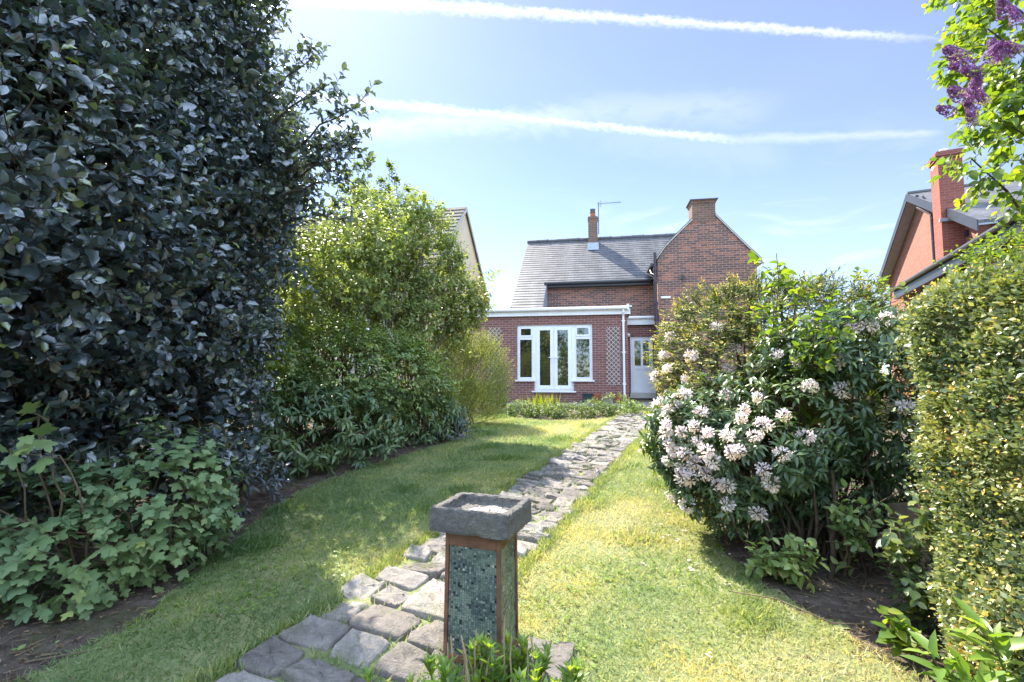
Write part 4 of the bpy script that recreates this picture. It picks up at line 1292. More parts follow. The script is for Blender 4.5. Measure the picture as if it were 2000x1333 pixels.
    for (x, z) in ((-3.32, 5.15), (-3.05, 5.62), (-2.83, 5.28), (-2.62, 5.56), (-2.45, 5.2), (-3.6, 5.0), (-2.2, 5.1), (-3.75, 4.6), (-1.9, 4.85), (-1.55, 4.6), (-2.95, 5.0), (-3.2, 5.45), (-2.7, 5.15), (-3.45, 5.3), (-2.3, 4.95)):
        y = 10.2 + rg.normal(0, .2); z += .42
        C = tw.limb((x + rg.normal(0, .2), y, .4), (x, y, z), .02, .005, (0, 0, 0), 10, 5, rg)
        q = C[5:] ; q = np.repeat(q, 7, 0) + rg.normal(0, .07, (len(q) * 7, 3)); q[:, 2] += rg.uniform(-.15, .1, len(q))
        q[:, 2] = np.minimum(q[:, 2], z)
        shoots(lf, tw, q, nrmz(np.array([(0, 0, 1.)] * len(q)) + rg.normal(0, .4, q.shape)), rg, oval_T, .22, 7, .075, up=.5, rand=.3, droop=.1, tip_lo=.5, tip_frac=.5)
        top = np.array([[x, y, z]] * 16)
        a = rg.uniform(0, 6.28, 16)
        lf.add(T_lance(.22, .05, .1), top, np.column_stack([np.cos(a), np.sin(a), rg.uniform(-.2, .9, 16)]), np.tile([0, 0, 1.], (16, 1)), .10, rg.uniform(.7, 1, 16))
    finish(o, (-2.8, 10.2), lf, L_['far'], tw, M['bark_pale'], 'foliage', 'stems')
    # feathery broom near the house
    o = plant('broom_bush', 'feathery olive green bush leaning against the house end of the border', 'bush', None)
    lf, tw = Bag(), Bag()
    blobs = [(-1.0, 10.6, 1.6, .72, .7, .90), (-.66, 10.8, 1.55, .45, .5, .75), (-1.55, 10.2, 1.45, .65, .6, .85), (-.95, 10.5, .9, .65, .6, .55), (-1.35, 9.8, 1.1, .5, .5, .6)]
    P, Nn = crown_points(blobs, 3900, rg, 51, .22, .30, .1, 2.5)
    shoots(lf, tw, P, nrmz(Nn * .6 + np.array([.35, -.1, .5])), rg, [T_diamond(.16, .03, .05)], .46, 14, .045, up=.6, rand=.25, ang=.6, droop=.02, tip_lo=.6, tip_frac=.7, twig_r=.0025)
    limbs(tw, (-1.1, 10.5), P[rg.choice(len(P), 30)], .014, rg, .004, .1, .2)
    finish(o, (-1.1, 10.5), lf, L_['broom'], tw, M['stalk'], 'foliage', 'stems')
    laurel('small dark green bush at the foot of the extension wall', (-.72, 13.9), [(-.72, 13.9, .85, .42, .35, .35), (-1.2, 13.8, .95, .45, .4, .45)], 320, 61, .085, 'shrub_mid', oval_T, 7, .18, 6, 'wall_bush')
    # trees further left
    def far_tree(label, base, blobs, n, seed, size=.10):
        r = np.random.default_rng(seed)
        o = plant('garden_tree', label, 'tree', None, 'trees behind the left border')
        lf, tw = Bag(), Bag()
        P, Nn = crown_points(blobs, n, r, seed, .2, .22, .3, 1.7)
        shoots(lf, tw, P, Nn, r, oval_T, .36, 8, size, up=.3, rand=.5, droop=.25, tip_lo=.6, tip_frac=.6, twig_r=.004)
        limbs(tw, base, P[r.choice(len(P), 22)], .05, r, .008, .15, .1)
        finish(o, base, lf, L_['far'], tw, M['bark'])
    far_tree('bright green bushy tree glimpsed between the holly and the lilac thicket', (-4.9, 10.2), [(-5.0, 10.0, 2.9, 1.1, 1.0, 1.3), (-4.3, 10.3, 2.5, .8, .8, 1.2), (-5.6, 9.6, 2.2, 1.1, 1.0, 1.4)], 1500, 71)
    far_tree('leafy tree hidden behind the holly', (-7.2, 7.2), [(-7.2, 7.2, 2.6, 1.6, 1.6, 1.9), (-6.4, 5.6, 1.6, 1.2, 1.3, 1.3)], 1500, 72, .12)
build_border()
# ------------------------------------------------------------------ right side: yew, rhododendron in flower, saplings
def build_right():
    rg = np.random.default_rng(201)
    # yew with golden tips
    o = plant('yew_bush', 'yew bush with golden green tips behind the white rhododendron flowers', 'bush', None)
    lf, tw = Bag(), Bag()
    blobs = [(2.75, 6.25, 1.75, .85, .8, .92), (3.4, 6.1, 1.75, .8, .8, .95), (2.52, 6.05, 1.3, .55, .7, .85), (4.1, 6.1, 1.6, .8, .8, .95), (3.0, 6.1, 2.0, .7, .7, .72), (2.75, 5.5, 1.45, .6, .5, .6), (2.35, 5.6, .9, .55, .5, .6)]
    blobs = [(.8 * a, .8 * b, 1.5 + .8 * (c - 1.5), .8 * d, .8 * e_, .8 * f) for a, b, c, d, e_, f in blobs]
    P, Nn = crown_points(blobs, 6000, rg, 71, .10, .14, .15, 2.4)
    flatd = nrmz(Nn * np.array([1, 1, .35]) + np.array([0, 0, .18]))
    shoots(lf, tw, P, flatd, rg, [T_diamond(.13, .0, .06)], .22, 18, .046, up=.12, rand=.42, ang=1.05, droop=.12, flat=.85, tip_lo=.74, tip_hi=1, tip_frac=.9, lo=0, hi=.70, twig_r=.003, phyl=3.14)
    limbs(tw, (2.5, 5.0), P[rg.choice(len(P), 24)], .035, rg, .006, .15, .3)
    finish(o, (2.5, 5.0), lf, L_['yew'], tw, M['bark'], 'foliage', 'stems')

    # rhododendron
    o = plant('rhododendron_bush', 'large dark rhododendron covered with white flower heads on its left side', 'bush', None)
    lf, tw = Bag(), Bag()
    blobs = [tuple(round(q, 3) for q in (.8 * a, .8 * b, 1.5 + .8 * (c - 1.5), .8 * d, .8 * e_, .8 * f)) for a, b, c, d, e_, f in
             [(2.05, 5.15, .80, .60, .70, .54), (2.72, 4.75, .98, .62, .62, .60), (3.4, 4.65, 1.26, .66, .70, .80), (2.3, 4.55, .80, .55, .5, .42), (3.62, 4.62, .95, .45, .5, .80), (1.88, 5.2, .80, .40, .5, .45), (2.2, 4.8, .42, .62, .5, .40), (2.95, 4.75, .45, .6, .5, .42), (3.3, 4.9, 1.35, .75, .7, .78)]]
    P, Nn = crown_points(blobs, 2900, rg, 81, .16, .17, .10, 2.6)
    shoots(lf, tw, P, Nn, rg, [T_lance(.17, .04, .25), T_lance(.15, .05, .35)], .16, 9, .084, up=.3, rand=.45, ang=1.1, droop=.25, tip_lo=.7, tip_hi=1, tip_frac=.35, twig_r=.004, start=.5)
    limbs(tw, (2.25, 3.72), P[rg.choice(len(P), 34)], .018, rg, .006, .1, .16)
    for i in range(46):        # bare tangled stems at the foot
        b = np.array([rg.uniform(1.65, 2.9), rg.uniform(3.35, 3.9), 0]); b[2] = gz(b[0], b[1])
        tw.limb(b, b + np.array([rg.normal(0, .3), rg.normal(0, .25), rg.uniform(.3, .8)]), rg.uniform(.005, .010), .003, rg.normal(0, .12, 3), 7, 5, rg)
    tw.limb((2.13, 3.36, .12), (2.20, 3.40, .85), .018, .011, (.03, 0, .02), 8, 7, rg)
    children = finish(o, (2.25, 3.72), lf, L_['rhodo'], tw, M['bark'], 'foliage', 'stems')
    # flower heads: domes of open five petalled bells
    heads = []
    for k in range(4):
        r = np.random.default_rng(300 + k)
        fb = Bag()
        n = 11
        gi = np.arange(n)
        zc_ = 1 - (gi + .5) / n * 1.25; a = gi * 2.39996
        dd = np.column_stack([np.sqrt(np.maximum(0, 1 - zc_ ** 2)) * np.cos(a), np.sqrt(np.maximum(0, 1 - zc_ ** 2)) * np.sin(a), zc_]) + r.normal(0, .20, (n, 3))
        dd = nrmz(dd)
        PT = (np.array([(0, 0, 0), (.40, .11, .02), (.74, .23, -.02), (1.0, .04, -.14), (.78, -.20, -.06), (.40, -.11, .02), (.5, 0, -.04)]), [(0, 6, 1), (1, 6, 3, 2), (6, 5, 4, 3), (0, 5, 6)])
        for j in range(n):
            ax = dd[j]; u = nrmz(np.cross(ax, [.3, .2, .9])); v = np.cross(ax, u)
            ph = r.uniform(0, 6.28); off = r.uniform(.022, .055); flare = r.uniform(.5, 1.5)
            for q in range(5):
                t = ph + q * 1.2566
                rad = u * math.cos(t) + v * math.sin(t)
                fb.add(PT, (ax * off + rad * .003)[None], nrmz(ax * flare + rad + r.normal(0, .15, 3))[None], nrmz(ax - rad * .6)[None], r.uniform(.042, .062), np.array([r.uniform(.1, .9)]))
            if r.random() < .5:
                fb.sticks((ax * .05)[None], (ax * .075 + rad * .01)[None], .001, .0008, .5)
        m = fb.build('flower_head', L_['rhodo_flower'], o)
        heads.append(m)
    wish = [(1420, 722), (1486, 717), (1588, 760), (1455, 830), (1430, 870), (1468, 850), (1412, 850), (1540, 805), (1490, 828), (1385, 845), (1360, 865), (1345, 890), (1330, 850), (1310, 830), (1305, 800), (1290, 775), (1320, 800),
            (1300, 865), (1318, 890), (1335, 905), (1360, 905), (1380, 880), (1400, 895), (1440, 885), (1375, 925), (1395, 938), (1422, 955), (1345, 940), (1322, 925), (1540, 890), (1508, 942), (1425, 995), (1488, 1000), (1318, 975), (1345, 978),
            (1755, 800), (1670, 630), (1735, 628), (1700, 632), (1620, 635), (1310, 655), (1300, 690), (1405, 640), (1480, 770), (1290, 745), (1295, 840), (1365, 800), (1350, 835), (1610, 650), (1282, 795), (1308, 905), (1450, 800), (1530, 640), (1345, 700), (1370, 745), (1335, 740), (1440, 690), (1520, 700), (1560, 700), (1640, 700), (1480, 905), (1560, 850), (1330, 770), (1415, 790), (1640, 760), (1295, 720)]
    B = np.array(blobs + [(2.2, 5.0, 1.70, .68, .64, .74), (1.94, 4.84, 1.34, .48, .56, .68)])
    base = Vector(o.location)
    cnt = 0
    for (px, py) in wish:
        px += rg.normal(0, 6); py += rg.normal(0, 6)
        d = np.array(pix_dir(px, py)); c0 = np.array([0, 0, 1.5]); best = None
        for b in B:                                  # place the head on the outer face of the bush
            oc = (c0 - b[:3]) / b[3:]; dv = d / b[3:]
            A = dv @ dv; Bq = oc @ dv; Cq = oc @ oc - 1.08
            disc = Bq * Bq - A * Cq
            if disc > 0:
                t = (-Bq - math.sqrt(disc)) / A
                if best is None or t < best[0]: best = (t, b)
        if best is None:
            b = min(B, key=lambda q: np.linalg.norm(np.cross(d, q[:3] - c0)))
            t = d @ (b[:3] - c0); best = (t - .1, b)
        p = c0 + d * best[0]; nn = nrmz((p - best[1][:3]) / best[1][3:] ** 2) + np.array([0, -.25, .25]) + rg.normal(0, .18, 3)
        s = heads[cnt % 4]
        f = s if cnt < 4 else s.copy()
        if cnt >= 4: COL.objects.link(f); f.parent = o
        f.location = Vector(p) - base
        f.rotation_euler = Vector(nn).to_track_quat('Z', 'Y').to_euler()
        k = rg.uniform(.58, .84); f.scale = (k * rg.uniform(.85, 1.1), k, k * rg.uniform(.8, 1.1))
        cnt += 1

    # light green saplings growing through
    def sapling(label, base, stems, seed, size=.085, mat='lilac', n=5, k=7, L=.22, name='sapling', jit=.09, group=None, cat='sapling'):
        r = np.random.default_rng(seed)
        o = plant(name, label, cat, None, group)
        lf, tw = Bag(), Bag()
        for a, b in stems:
            C = tw.limb(a, b, .012, .003, r.normal(0, .05, 3), 9, 5, r)
            q = np.repeat(C[3:], n, 0) + r.normal(0, jit, (len(C[3:]) * n, 3))
            dirs = np.array(b) - np.array(a)
            shoots(lf, tw, q, nrmz(nrmz(dirs) * .7 + r.normal(0, .6, q.shape)), r, oval_T, L, k, size, up=.35, rand=.3, droop=.3, tip_lo=.7, tip_frac=.7, twig_r=.0025)
        finish(o, base, lf, L_[mat], tw, M['bark_pale'], 'foliage', 'stems')
        return o
    sapling('light green sapling rising highest above the rhododendron', (2.3, 4.1),
            [((2.3, 4.1, .2), (2.18, 3.95, 2.50)), ((2.3, 4.1, .2), (2.10, 3.9, 2.25)), ((2.3, 4.1, .2), (2.38, 3.95, 2.28)), ((2.3, 4.1, .2), (2.0, 3.9, 2.05)), ((2.3, 4.0, 1.0), (2.22, 3.3, 1.82)), ((2.3, 4.0, 1.0), (2.1, 3.35, 1.86)), ((2.3, 4.0, 1.0), (2.5, 3.7, 2.05))], 401, .075, n=3, k=6, L=.17, jit=.06)
    sapling('light green sapling between the rhododendron and the clipped hedge', (3.75, 5.2),
            [((3.7, 5.2, .3), (3.62, 5.0, 2.42)), ((3.7, 5.2, .3), (3.95, 5.0, 2.38)), ((3.75, 5.2, .5), (3.78, 5.1, 2.3)), ((3.75, 5.2, .5), (3.4, 5.1, 2.15))], 402, .085, n=4, k=6, jit=.08)
    sapling('leafy sprig at the shady foot of the rhododendron', (1.72, 3.4),
            [((1.72, 3.4, .14), (1.78, 3.2, .38)), ((1.72, 3.4, .14), (1.62, 3.25, .34)), ((1.75, 3.4, .14), (1.88, 3.2, .35))], 403, .075, 'shrub_mid', 2, 5, .14, 'leafy_sprig', .04, None, 'plant')
    sapling('leafy sprig hanging in the dark hollow of the rhododendron', (2.25, 3.35),
            [((2.25, 3.4, .14), (2.12, 3.2, .68)), ((2.25, 3.4, .14), (2.3, 3.15, .66))], 404, .07, 'shrub_mid', 2, 5, .14, 'leafy_sprig', .04, None, 'plant')
    sapling('round leaved sapling with pale leaves in front of the hedge', (2.32, 2.86),
            [((2.32, 2.86, .12), (2.16, 2.60, .78)), ((2.31, 2.86, .12), (2.08, 2.68, .66)), ((2.32, 2.86, .12), (2.18, 2.52, .56)), ((2.32, 2.86, .12), (2.20, 2.50, .84)), ((2.32, 2.86, .12), (2.12, 2.56, .44))], 405, .068, 'rhodo_pale', 2, 6, .16, 'leafy_sprig', .035, None, 'sapling')
    sapling('small bright seedling standing alone on the bare soil', (1.92, 2.55),
            [((1.92, 2.55, .11), (1.86, 2.50, .29)), ((1.92, 2.55, .11), (1.92, 2.48, .23))], 406, .082, 'lilac', 1, 4, .10, 'leafy_sprig', .02, None, 'plant')
    # cherry laurel shoots, bottom right corner
    o = plant('laurel_shoot', 'bright cherry laurel shoots with long leaves in the bottom right corner', 'plant', None)
    lf, tw = Bag(), Bag()
    r = np.random.default_rng(407)
    for a, b in (((2.0, 2.0, .1), (1.66, 1.96, .36)), ((2.0, 2.0, .1), (1.74, 1.90, .26)), ((2.0, 2.0, .1), (1.80, 1.86, .14)), ((2.0, 2.0, .1), (1.86, 1.96, .46))):
        C = tw.limb(a, b, .008, .003, (0, 0, .05), 7, 5, r)
        q = C[3:]
        shoots(lf, tw, q, nrmz(np.tile(np.array(b) - np.array(a), (len(q), 1))), r, [T_lance(.15, .05, .15)], .16, 5, .135, up=.4, rand=.3, ang=.8, droop=.1, tip_lo=.7, twig_r=.003)
    finish(o, (2.0, 2.0), lf, L_['perennial'], tw, M['stalk'], 'foliage', 'stems')

    # clipped hedge along the right
    o = plant('clipped_hedge', 'tall clipped hedge of tiny leaves with orange tips along the right edge', 'hedge', None)
    lf, tw = Bag(), Bag()
    N = 60000
    xw = 2.72
    # outer skin: the side towards the lawn, the rounded end, the top
    s = rg.random(N)
    y = rg.uniform(.6, 3.5, N); y = np.where(y > 3.3, y + .07 * rg.normal(0, 1, N), y); z = rg.random(N); dep = np.abs(rg.normal(0, .035, N)) + .16 * (rg.random(N) < .25) * rg.random(N)
    ztop = 2.10 + .07 * (3.4 - y) * 1.6
    zb = -.36 + 0 * y
    zz = zb + (ztop - zb) * z
    prof = .10 * np.clip((zz - zb) / .5, 0, 1) ** .5 + .06 * np.sin((zz - zb) / (ztop - zb) * 3.14)
    xx = xw + .16 - prof + .0 * y + .055 * lump(np.column_stack([y, zz, y * 0]), 3, 3.0) + .04 * lump(np.column_stack([y, zz, y * 0]), 13, 9.0)
    endr = np.clip((y - 3.0) / .45, 0, 1)
    xx -= .22 * np.clip((1.0 - (zz - zb)) / 1.0, 0, 1) ** .8 * np.exp(-((y - 2.25) / .9) ** 2)
    xx += .18 * endr ** 3 + .22 * np.clip((.9 - (zz - zb)) / .9, 0, 1) * endr
    topr = np.clip((zz - (ztop - .22)) / .22, 0, 1); xx += .16 * topr ** 2
    P1 = np.column_stack([xx + dep, y, zz]); N1 = nrmz(np.column_stack([-1 + .75 * topr - .3 * endr, .9 * endr ** 1.5, .15 + .9 * topr]))
    xt = rg.uniform(xw + .1, 4.3, 16000); yt = rg.uniform(.6, 3.6, 16000)
    zt = 2.10 + .07 * (3.4 - yt) * 1.6 + .05 * lump(np.column_stack([xt, yt, xt * 0]), 4, 3) - np.abs(rg.normal(0, .04, 16000)) - .25 * np.clip((xw + .25 - xt) / .2, 0, 1) ** 2 - .3 * np.clip((yt - 3.25) / .35, 0, 1) ** 2
    P2 = np.column_stack([xt, yt, zt]); N2 = np.tile([-.2, 0, 1.], (16000, 1))
    ye = 3.5 + .06 * rg.normal(0, 1, 9000); xe = rg.uniform(xw + .3, 4.3, 9000); ze = rg.uniform(-.3, 2.05, 9000)
    P3 = np.column_stack([xe, ye, ze]); N3 = np.tile([0, 1., .2], (9000, 1))
    SC = .765                     # the wall was measured at a trial distance; carry it to its real one
    def near(P): return np.column_stack([SC * P[:, 0], SC * P[:, 1], 1.5 + SC * (P[:, 2] - 1.5)])
    P1, P2, P3 = near(P1), near(P2), near(P3)
    for P, Nn, kk in ((P1, N1, 2), (P2, N2, 2), (P3, N3, 1)):
        for q in range(kk):
            n = len(P)
            d = nrmz(Nn * .8 + np.array([0, 0, .35]) + rg.normal(0, .55, (n, 3)))
            Z = nrmz(Nn * .85 + np.array([0, -.12, .6]) + rg.normal(0, .36, (n, 3)))
            tipn = lump(P, 9, 4.5) * .12
            rv = np.clip(rg.beta(1.6, 2.0, n) * .72 + tipn + np.where((rg.random(n) < .5) & (lump(P, 19, 7.0) > .75), .36, 0) + np.where(rg.random(n) < .04, .4, 0), 0, 1)
            lf.add([T_diamond(.32, .05, .1), T_diamond(.27, .08, .05)][q], P + rg.normal(0, .015, (n, 3)), d, Z, .026 * rg.uniform(.6, 1.45, n), rv)
    # some freer shoots standing out of the clipped face
    k = rg.choice(len(P1), 900)
    shoots(lf, tw, P1[k], N1[k], rg, [T_diamond(.34, .06, .08)], .11, 9, .021, up=.5, rand=.5, tip_lo=.78, tip_hi=1, tip_frac=.9, twig_r=.0016)
    k = rg.choice(len(P2), 260)
    shoots(lf, tw, P2[k], N2[k], rg, [T_diamond(.34, .06, .08)], .13, 10, .021, up=.5, rand=.5, tip_lo=.7, tip_hi=1, tip_frac=.6, twig_r=.0016)
    # woody inside
    for i in range(120):
        yb = rg.uniform(.7, 3.3); xb = rg.uniform(3.1, 4.0)
        a_, b_ = near(np.array([(xb, yb, -.42), (rg.uniform(2.9, 4.2), yb + rg.normal(0, .25), rg.uniform(.7, 2.0))])); tw.limb(a_, b_, .013, .004, rg.normal(0, .08, 3), 5, 5, rg)
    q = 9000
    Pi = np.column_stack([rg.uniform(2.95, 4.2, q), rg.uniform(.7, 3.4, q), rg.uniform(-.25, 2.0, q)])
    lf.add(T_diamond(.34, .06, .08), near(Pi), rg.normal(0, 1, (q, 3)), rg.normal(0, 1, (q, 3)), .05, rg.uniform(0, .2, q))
    finish(o, (2.6, 1.7), lf, L_['hedge'], tw, M['bark'], 'foliage', 'stems')

    # looser privet growing out of the hedge top
    o = plant('privet_shrub', 'loose light green leafy sprays growing above the clipped hedge', 'shrub', None)
    lf, tw = Bag(), Bag()
    blobs = [(3.40, 3.35, 2.22, .34, .3, .26), (3.75, 3.3, 2.35, .4, .35, .3)]
    P, Nn = crown_points(blobs, 240, rg, 91, .25, .2, .2, 3)
    shoots(lf, tw, P, Nn, rg, oval_T, .2, 9, .036, up=.5, rand=.5, tip_lo=.6, tip_frac=.6, twig_r=.002)
    limbs(tw, (3.5, 3.3), P[rg.choice(len(P), 14)], .012, rg, .003, .1, .1)
    finish(o, (3.5, 3.3), lf, L_['lilac'], tw, M['bark_pale'], 'foliage', 'stems')

    # lilac tree leaning in from the right
    o = plant('lilac_tree', 'lilac tree with purple flower clusters reaching in at the top right', 'tree', None)
    lf, tw = Bag(), Bag()
    r = np.random.default_rng(411)
    blobs = [(4.1, 3.55, 4.0, .75, .7, .85), (3.85, 3.45, 3.3, .62, .6, .55), (4.3, 3.6, 4.8, .8, .7, .7), (4.6, 3.4, 3.2, .8, .8, .8)]
    P, Nn = crown_points(blobs, 950, r, 95, .28, .25, .2, 2.2)
    shoots(lf, tw, P, Nn, r, [T_ovate(.36, .08, .16, .34), T_ovate(.33, .12, .25, .34)], .26, 7, .075, up=.2, rand=.55, ang=.95, droop=.4, tip_lo=.6, tip_hi=1, tip_frac=.6, twig_r=.003)
    limbs(tw, (4.7, 3.3), P[r.choice(len(P), 26)], .035, r, .005, .2, .1)
    tree = finish(o, (4.7, 3.3), lf, L_['lilac'], tw, M['bark'])
    base = Vector(o.location)
    cl = []
    for kx in range(2):
        fb = Bag()
        m = 330
        t = r.random(m) ** .8; rad = .040 * (1 - t) ** .7 + .006; a = r.uniform(0, 6.28, m)
        P_ = np.column_stack([rad * np.cos(a), rad * np.sin(a), t * .17]) + r.normal(0, .003, (m, 3))
        ax = nrmz(np.column_stack([np.cos(a), np.sin(a), np.full(m, .45)]) + r.normal(0, .2, (m, 3)))
        u = nrmz(np.cross(ax, [.1, .2, 1.])); v = np.cross(ax, u)
        for q in range(4):
            tt = q * math.pi / 2 + a
            rd = u * np.cos(tt)[:, None] + v * np.sin(tt)[:, None]
            fb.add(T_diamond(.36, .0, .15), P_ + ax * .008, rd + ax * .25, ax, .0095, r.uniform(0, 1, m))
        fb.sticks(np.array([[0, 0, -.05]]), np.array([[0, 0, .15]]), .003, .001)
        cl.append(fb.build('flower_cluster', L_['lilac_flower'], o))
    cnt = 0
    for (px, py, dist) in ((1880, 118, 4.45), (1912, 145, 4.5), (1892, 128, 4.6), (1925, 120, 4.55), (1880, 190, 4.4), (1905, 180, 4.45), (1895, 205, 4.5), (1862, 222, 4.45), (1905, 225, 4.5), (1925, 205, 4.6), (1965, 30, 4.5), (1985, 50, 4.6), (1990, 105, 4.5), (1900, 245, 4.5), (1955, 120, 4.6)):
        p = np.array([0, 0, 1.5]) + np.array(pix_dir(px, py)) * (dist - .25)
        f = cl[cnt % 2]
        if cnt >= 2:
            f = f.copy(); COL.objects.link(f); f.parent = o
        f.location = Vector(p) - base
        dv = Vector((-.75 + r.normal(0, .3), -.3 + r.normal(0, .3), .45 + r.normal(0, .35)))
        f.rotation_euler = dv.to_track_quat('Z', 'Y').to_euler()
        k = r.uniform(.55, .85); f.scale = (k, k, k)
        cnt += 1

    # old board in the shade between rhododendron and hedge
    bd_ = MB()
    c0 = Vector((2.80, 3.30, .46)); 
    bd_.prism([(-.34, 0, -.20), (.30, 0, -.34), (.34, 0, .02), (-.05, 0, .20), (-.34, 0, .22)], (0, .04, 0))
    o = bd_.build('wooden_board', M['board'], None, bevel=.006); o.location = c0; o.rotation_euler = (R(-14), 0, R(24))
    tag(o, 'old brown wooden board leaning in deep shade beside the hedge', 'board')
L_['rhodo_pale'] = leaf_mat('sapling_leaf', [(0, (.06, .10, .045)), (.6, (.10, .15, .06)), (1, (.22, .25, .05))], .3, .3, (1.5, 1.5, .5), .6)
build_right()

# ------------------------------------------------------------------ perennial in front of the pedestal
def build_front():
    rg = np.random.default_rng(501)
    o = plant('perennial_plant', 'bright green leafy perennial with dry stubs at the foot of the pedestal', 'plant', None)
    lf, tw, dr = Bag(), Bag(), Bag()
    for i in range(64):
        a = rg.uniform(0, 6.28); q = rg.random() ** .5
        x = -.12 + .34 * q * math.cos(a); y = 1.93 + .16 * q * math.sin(a)
        z0 = float(gz(x, y)); h = rg.uniform(.22, .38) * (1 - .3 * q) + .02
        top = np.array([x + .10 * q * math.cos(a) + rg.normal(0, .02), y + .06 * q * math.sin(a) - .02, z0 + h])
        C = tw.limb((x, y, z0 - .02), top, .005, .0025, rg.normal(0, .015, 3), 6, 5, rg)
        for j in range(1, 7):
            c = C[j]; m = 5 if j < 6 else 7
            ph = rg.uniform(0, 6.28) + np.arange(m) * 6.28 / m
            el = .15 + .16 * j + rg.normal(0, .12, m)
            X = np.column_stack([np.cos(ph) * np.cos(el), np.sin(ph) * np.cos(el), np.sin(el)])
            Z = np.column_stack([-np.cos(ph) * np.sin(el), -np.sin(ph) * np.sin(el), np.cos(el)])
            lf.add([T_lance(.17, .05, .12), T_lance(.14, .06, .2)][j % 2], np.repeat(c[None], m, 0), X, Z, rg.uniform(.055, .085) * (1.05 if j < 6 else .7) * rg.uniform(.8, 1.2, m), rg.uniform(.0, .75, m) + (.25 if j == 6 else 0))
    for i in range(4):
        c = np.array([-.02 + .07 * rg.normal(), 1.82, float(gz(0, 1.82)) + .12]); m = 6
        ph = rg.uniform(0, 6.28, m); el = rg.uniform(.6, 1.2, m)
        lf.add(T_lance(.10, .04, .12), np.repeat(c[None], m, 0), np.column_stack([np.cos(ph) * np.cos(el), np.sin(ph) * np.cos(el), np.sin(el)]), np.column_stack([-np.cos(ph), -np.sin(ph), np.full(m, .5)]), rg.uniform(.11, .17, m), rg.uniform(.6, 1, m))
    for i in range(20):
        x = -.10 + rg.normal(0, .085); y = 1.98 + rg.normal(0, .06); z0 = float(gz(x, y))
        dr.limb((x, y, z0), (x + rg.normal(0, .035), y + rg.normal(0, .03), z0 + rg.uniform(.30, .46)), .006, .0035, rg.normal(0, .015, 3), 5, 6, rg)
    finish(o, (-.10, 2.06), lf, L_['perennial'], tw, M['stalk'], 'foliage', 'stems')
    z = float(gz(0, 2.06)); dr.V = [v - np.array([-.10, 2.06, z]) for v in dr.V]
    dr.build('dry_stalks', M['dry_stalk'], o)

    # flower bed under the extension
    o = plant('iris_clump', 'clump of upright yellow green sword leaves in the bed by the patio', 'plant', None)
    lf = Bag(); n = 150
    P = np.column_stack([.78 + rg.normal(0, .24, n), 12.35 + rg.normal(0, .13, n), np.zeros(n)]); P[:, 2] = gz(0, P[:, 1])
    X = nrmz(np.column_stack([rg.normal(0, .16, n), rg.normal(0, .16, n), np.ones(n)]))
    lf.add(T_blade(.03), P, X, nrmz(rg.normal(0, 1, (n, 3))), rg.uniform(.32, .58, n), rg.random(n))
    finish(o, (.78, 12.35), lf, L_['iris'], crown='leaves')
    labels = ['low leafy mound in the bed below the sword leaves', 'low leafy mound in the bed, second from the sword leaves', 'low leafy mound in the bed in front of the green planter', 'taller pale leafy mound in the bed in front of the white downpipe', 'low straggling mound at the left end of the bed']
    for i, (x, y, s, h) in enumerate(((.75, 11.75, .48, .26), (1.4, 11.65, .5, .30), (2.05, 12.0, .42, .34), (2.65, 12.15, .5, .46), (.25, 11.95, .34, .30))):
        o = plant('bed_plant', labels[i], 'plant', None, 'leafy mounds in the bed under the extension')
        lf, tw = Bag(), Bag()
        zz = float(gz(x, y))
        P, Nn = crown_points([(x, y, zz + h * .35, s, .36, h * .75), (x + .25, y + .1, zz + h * .25, s * .6, .3, h * .6)], 330, rg, 600 + i, .2, .2, .01, 4)
        shoots(lf, tw, P, Nn, rg, oval_T, .14, 6, .048, up=.5, rand=.5, droop=.2, tip_lo=.5, tip_hi=1, tip_frac=.7, twig_r=.002)
        finish(o, (x, y), lf, L_['bed'], tw, M['stalk'], 'foliage', 'stems')
    o = plant('path_plant', 'small lime green plant beside the far end of the path', 'plant', None)
    lf, tw = Bag(), Bag()
    P, Nn = crown_points([(3.42, 11.3, .62, .28, .3, .26)], 110, rg, 640, .2, .2, .01, 4)
    shoots(lf, tw, P, Nn, rg, oval_T, .16, 6, .06, up=.5, rand=.5, droop=.2, tip_lo=.4, tip_frac=.7, twig_r=.002)
    finish(o, (3.42, 11.3), lf, L_['iris'], tw, M['stalk'], 'foliage', 'stems')
    o = plant('path_plant', 'dark low green plant at the patio edge near the back door', 'plant', None)
    lf, tw = Bag(), Bag()
    P, Nn = crown_points([(3.15, 12.9, .62, .38, .25, .16)], 130, rg, 641, .2, .2, .01, 4)
    shoots(lf, tw, P, Nn, rg, oval_T, .14, 6, .05, up=.5, rand=.5, droop=.2, twig_r=.002)
    finish(o, (3.15, 12.9), lf, L_['shrub_mid'], tw, M['stalk'], 'foliage', 'stems')
build_front()

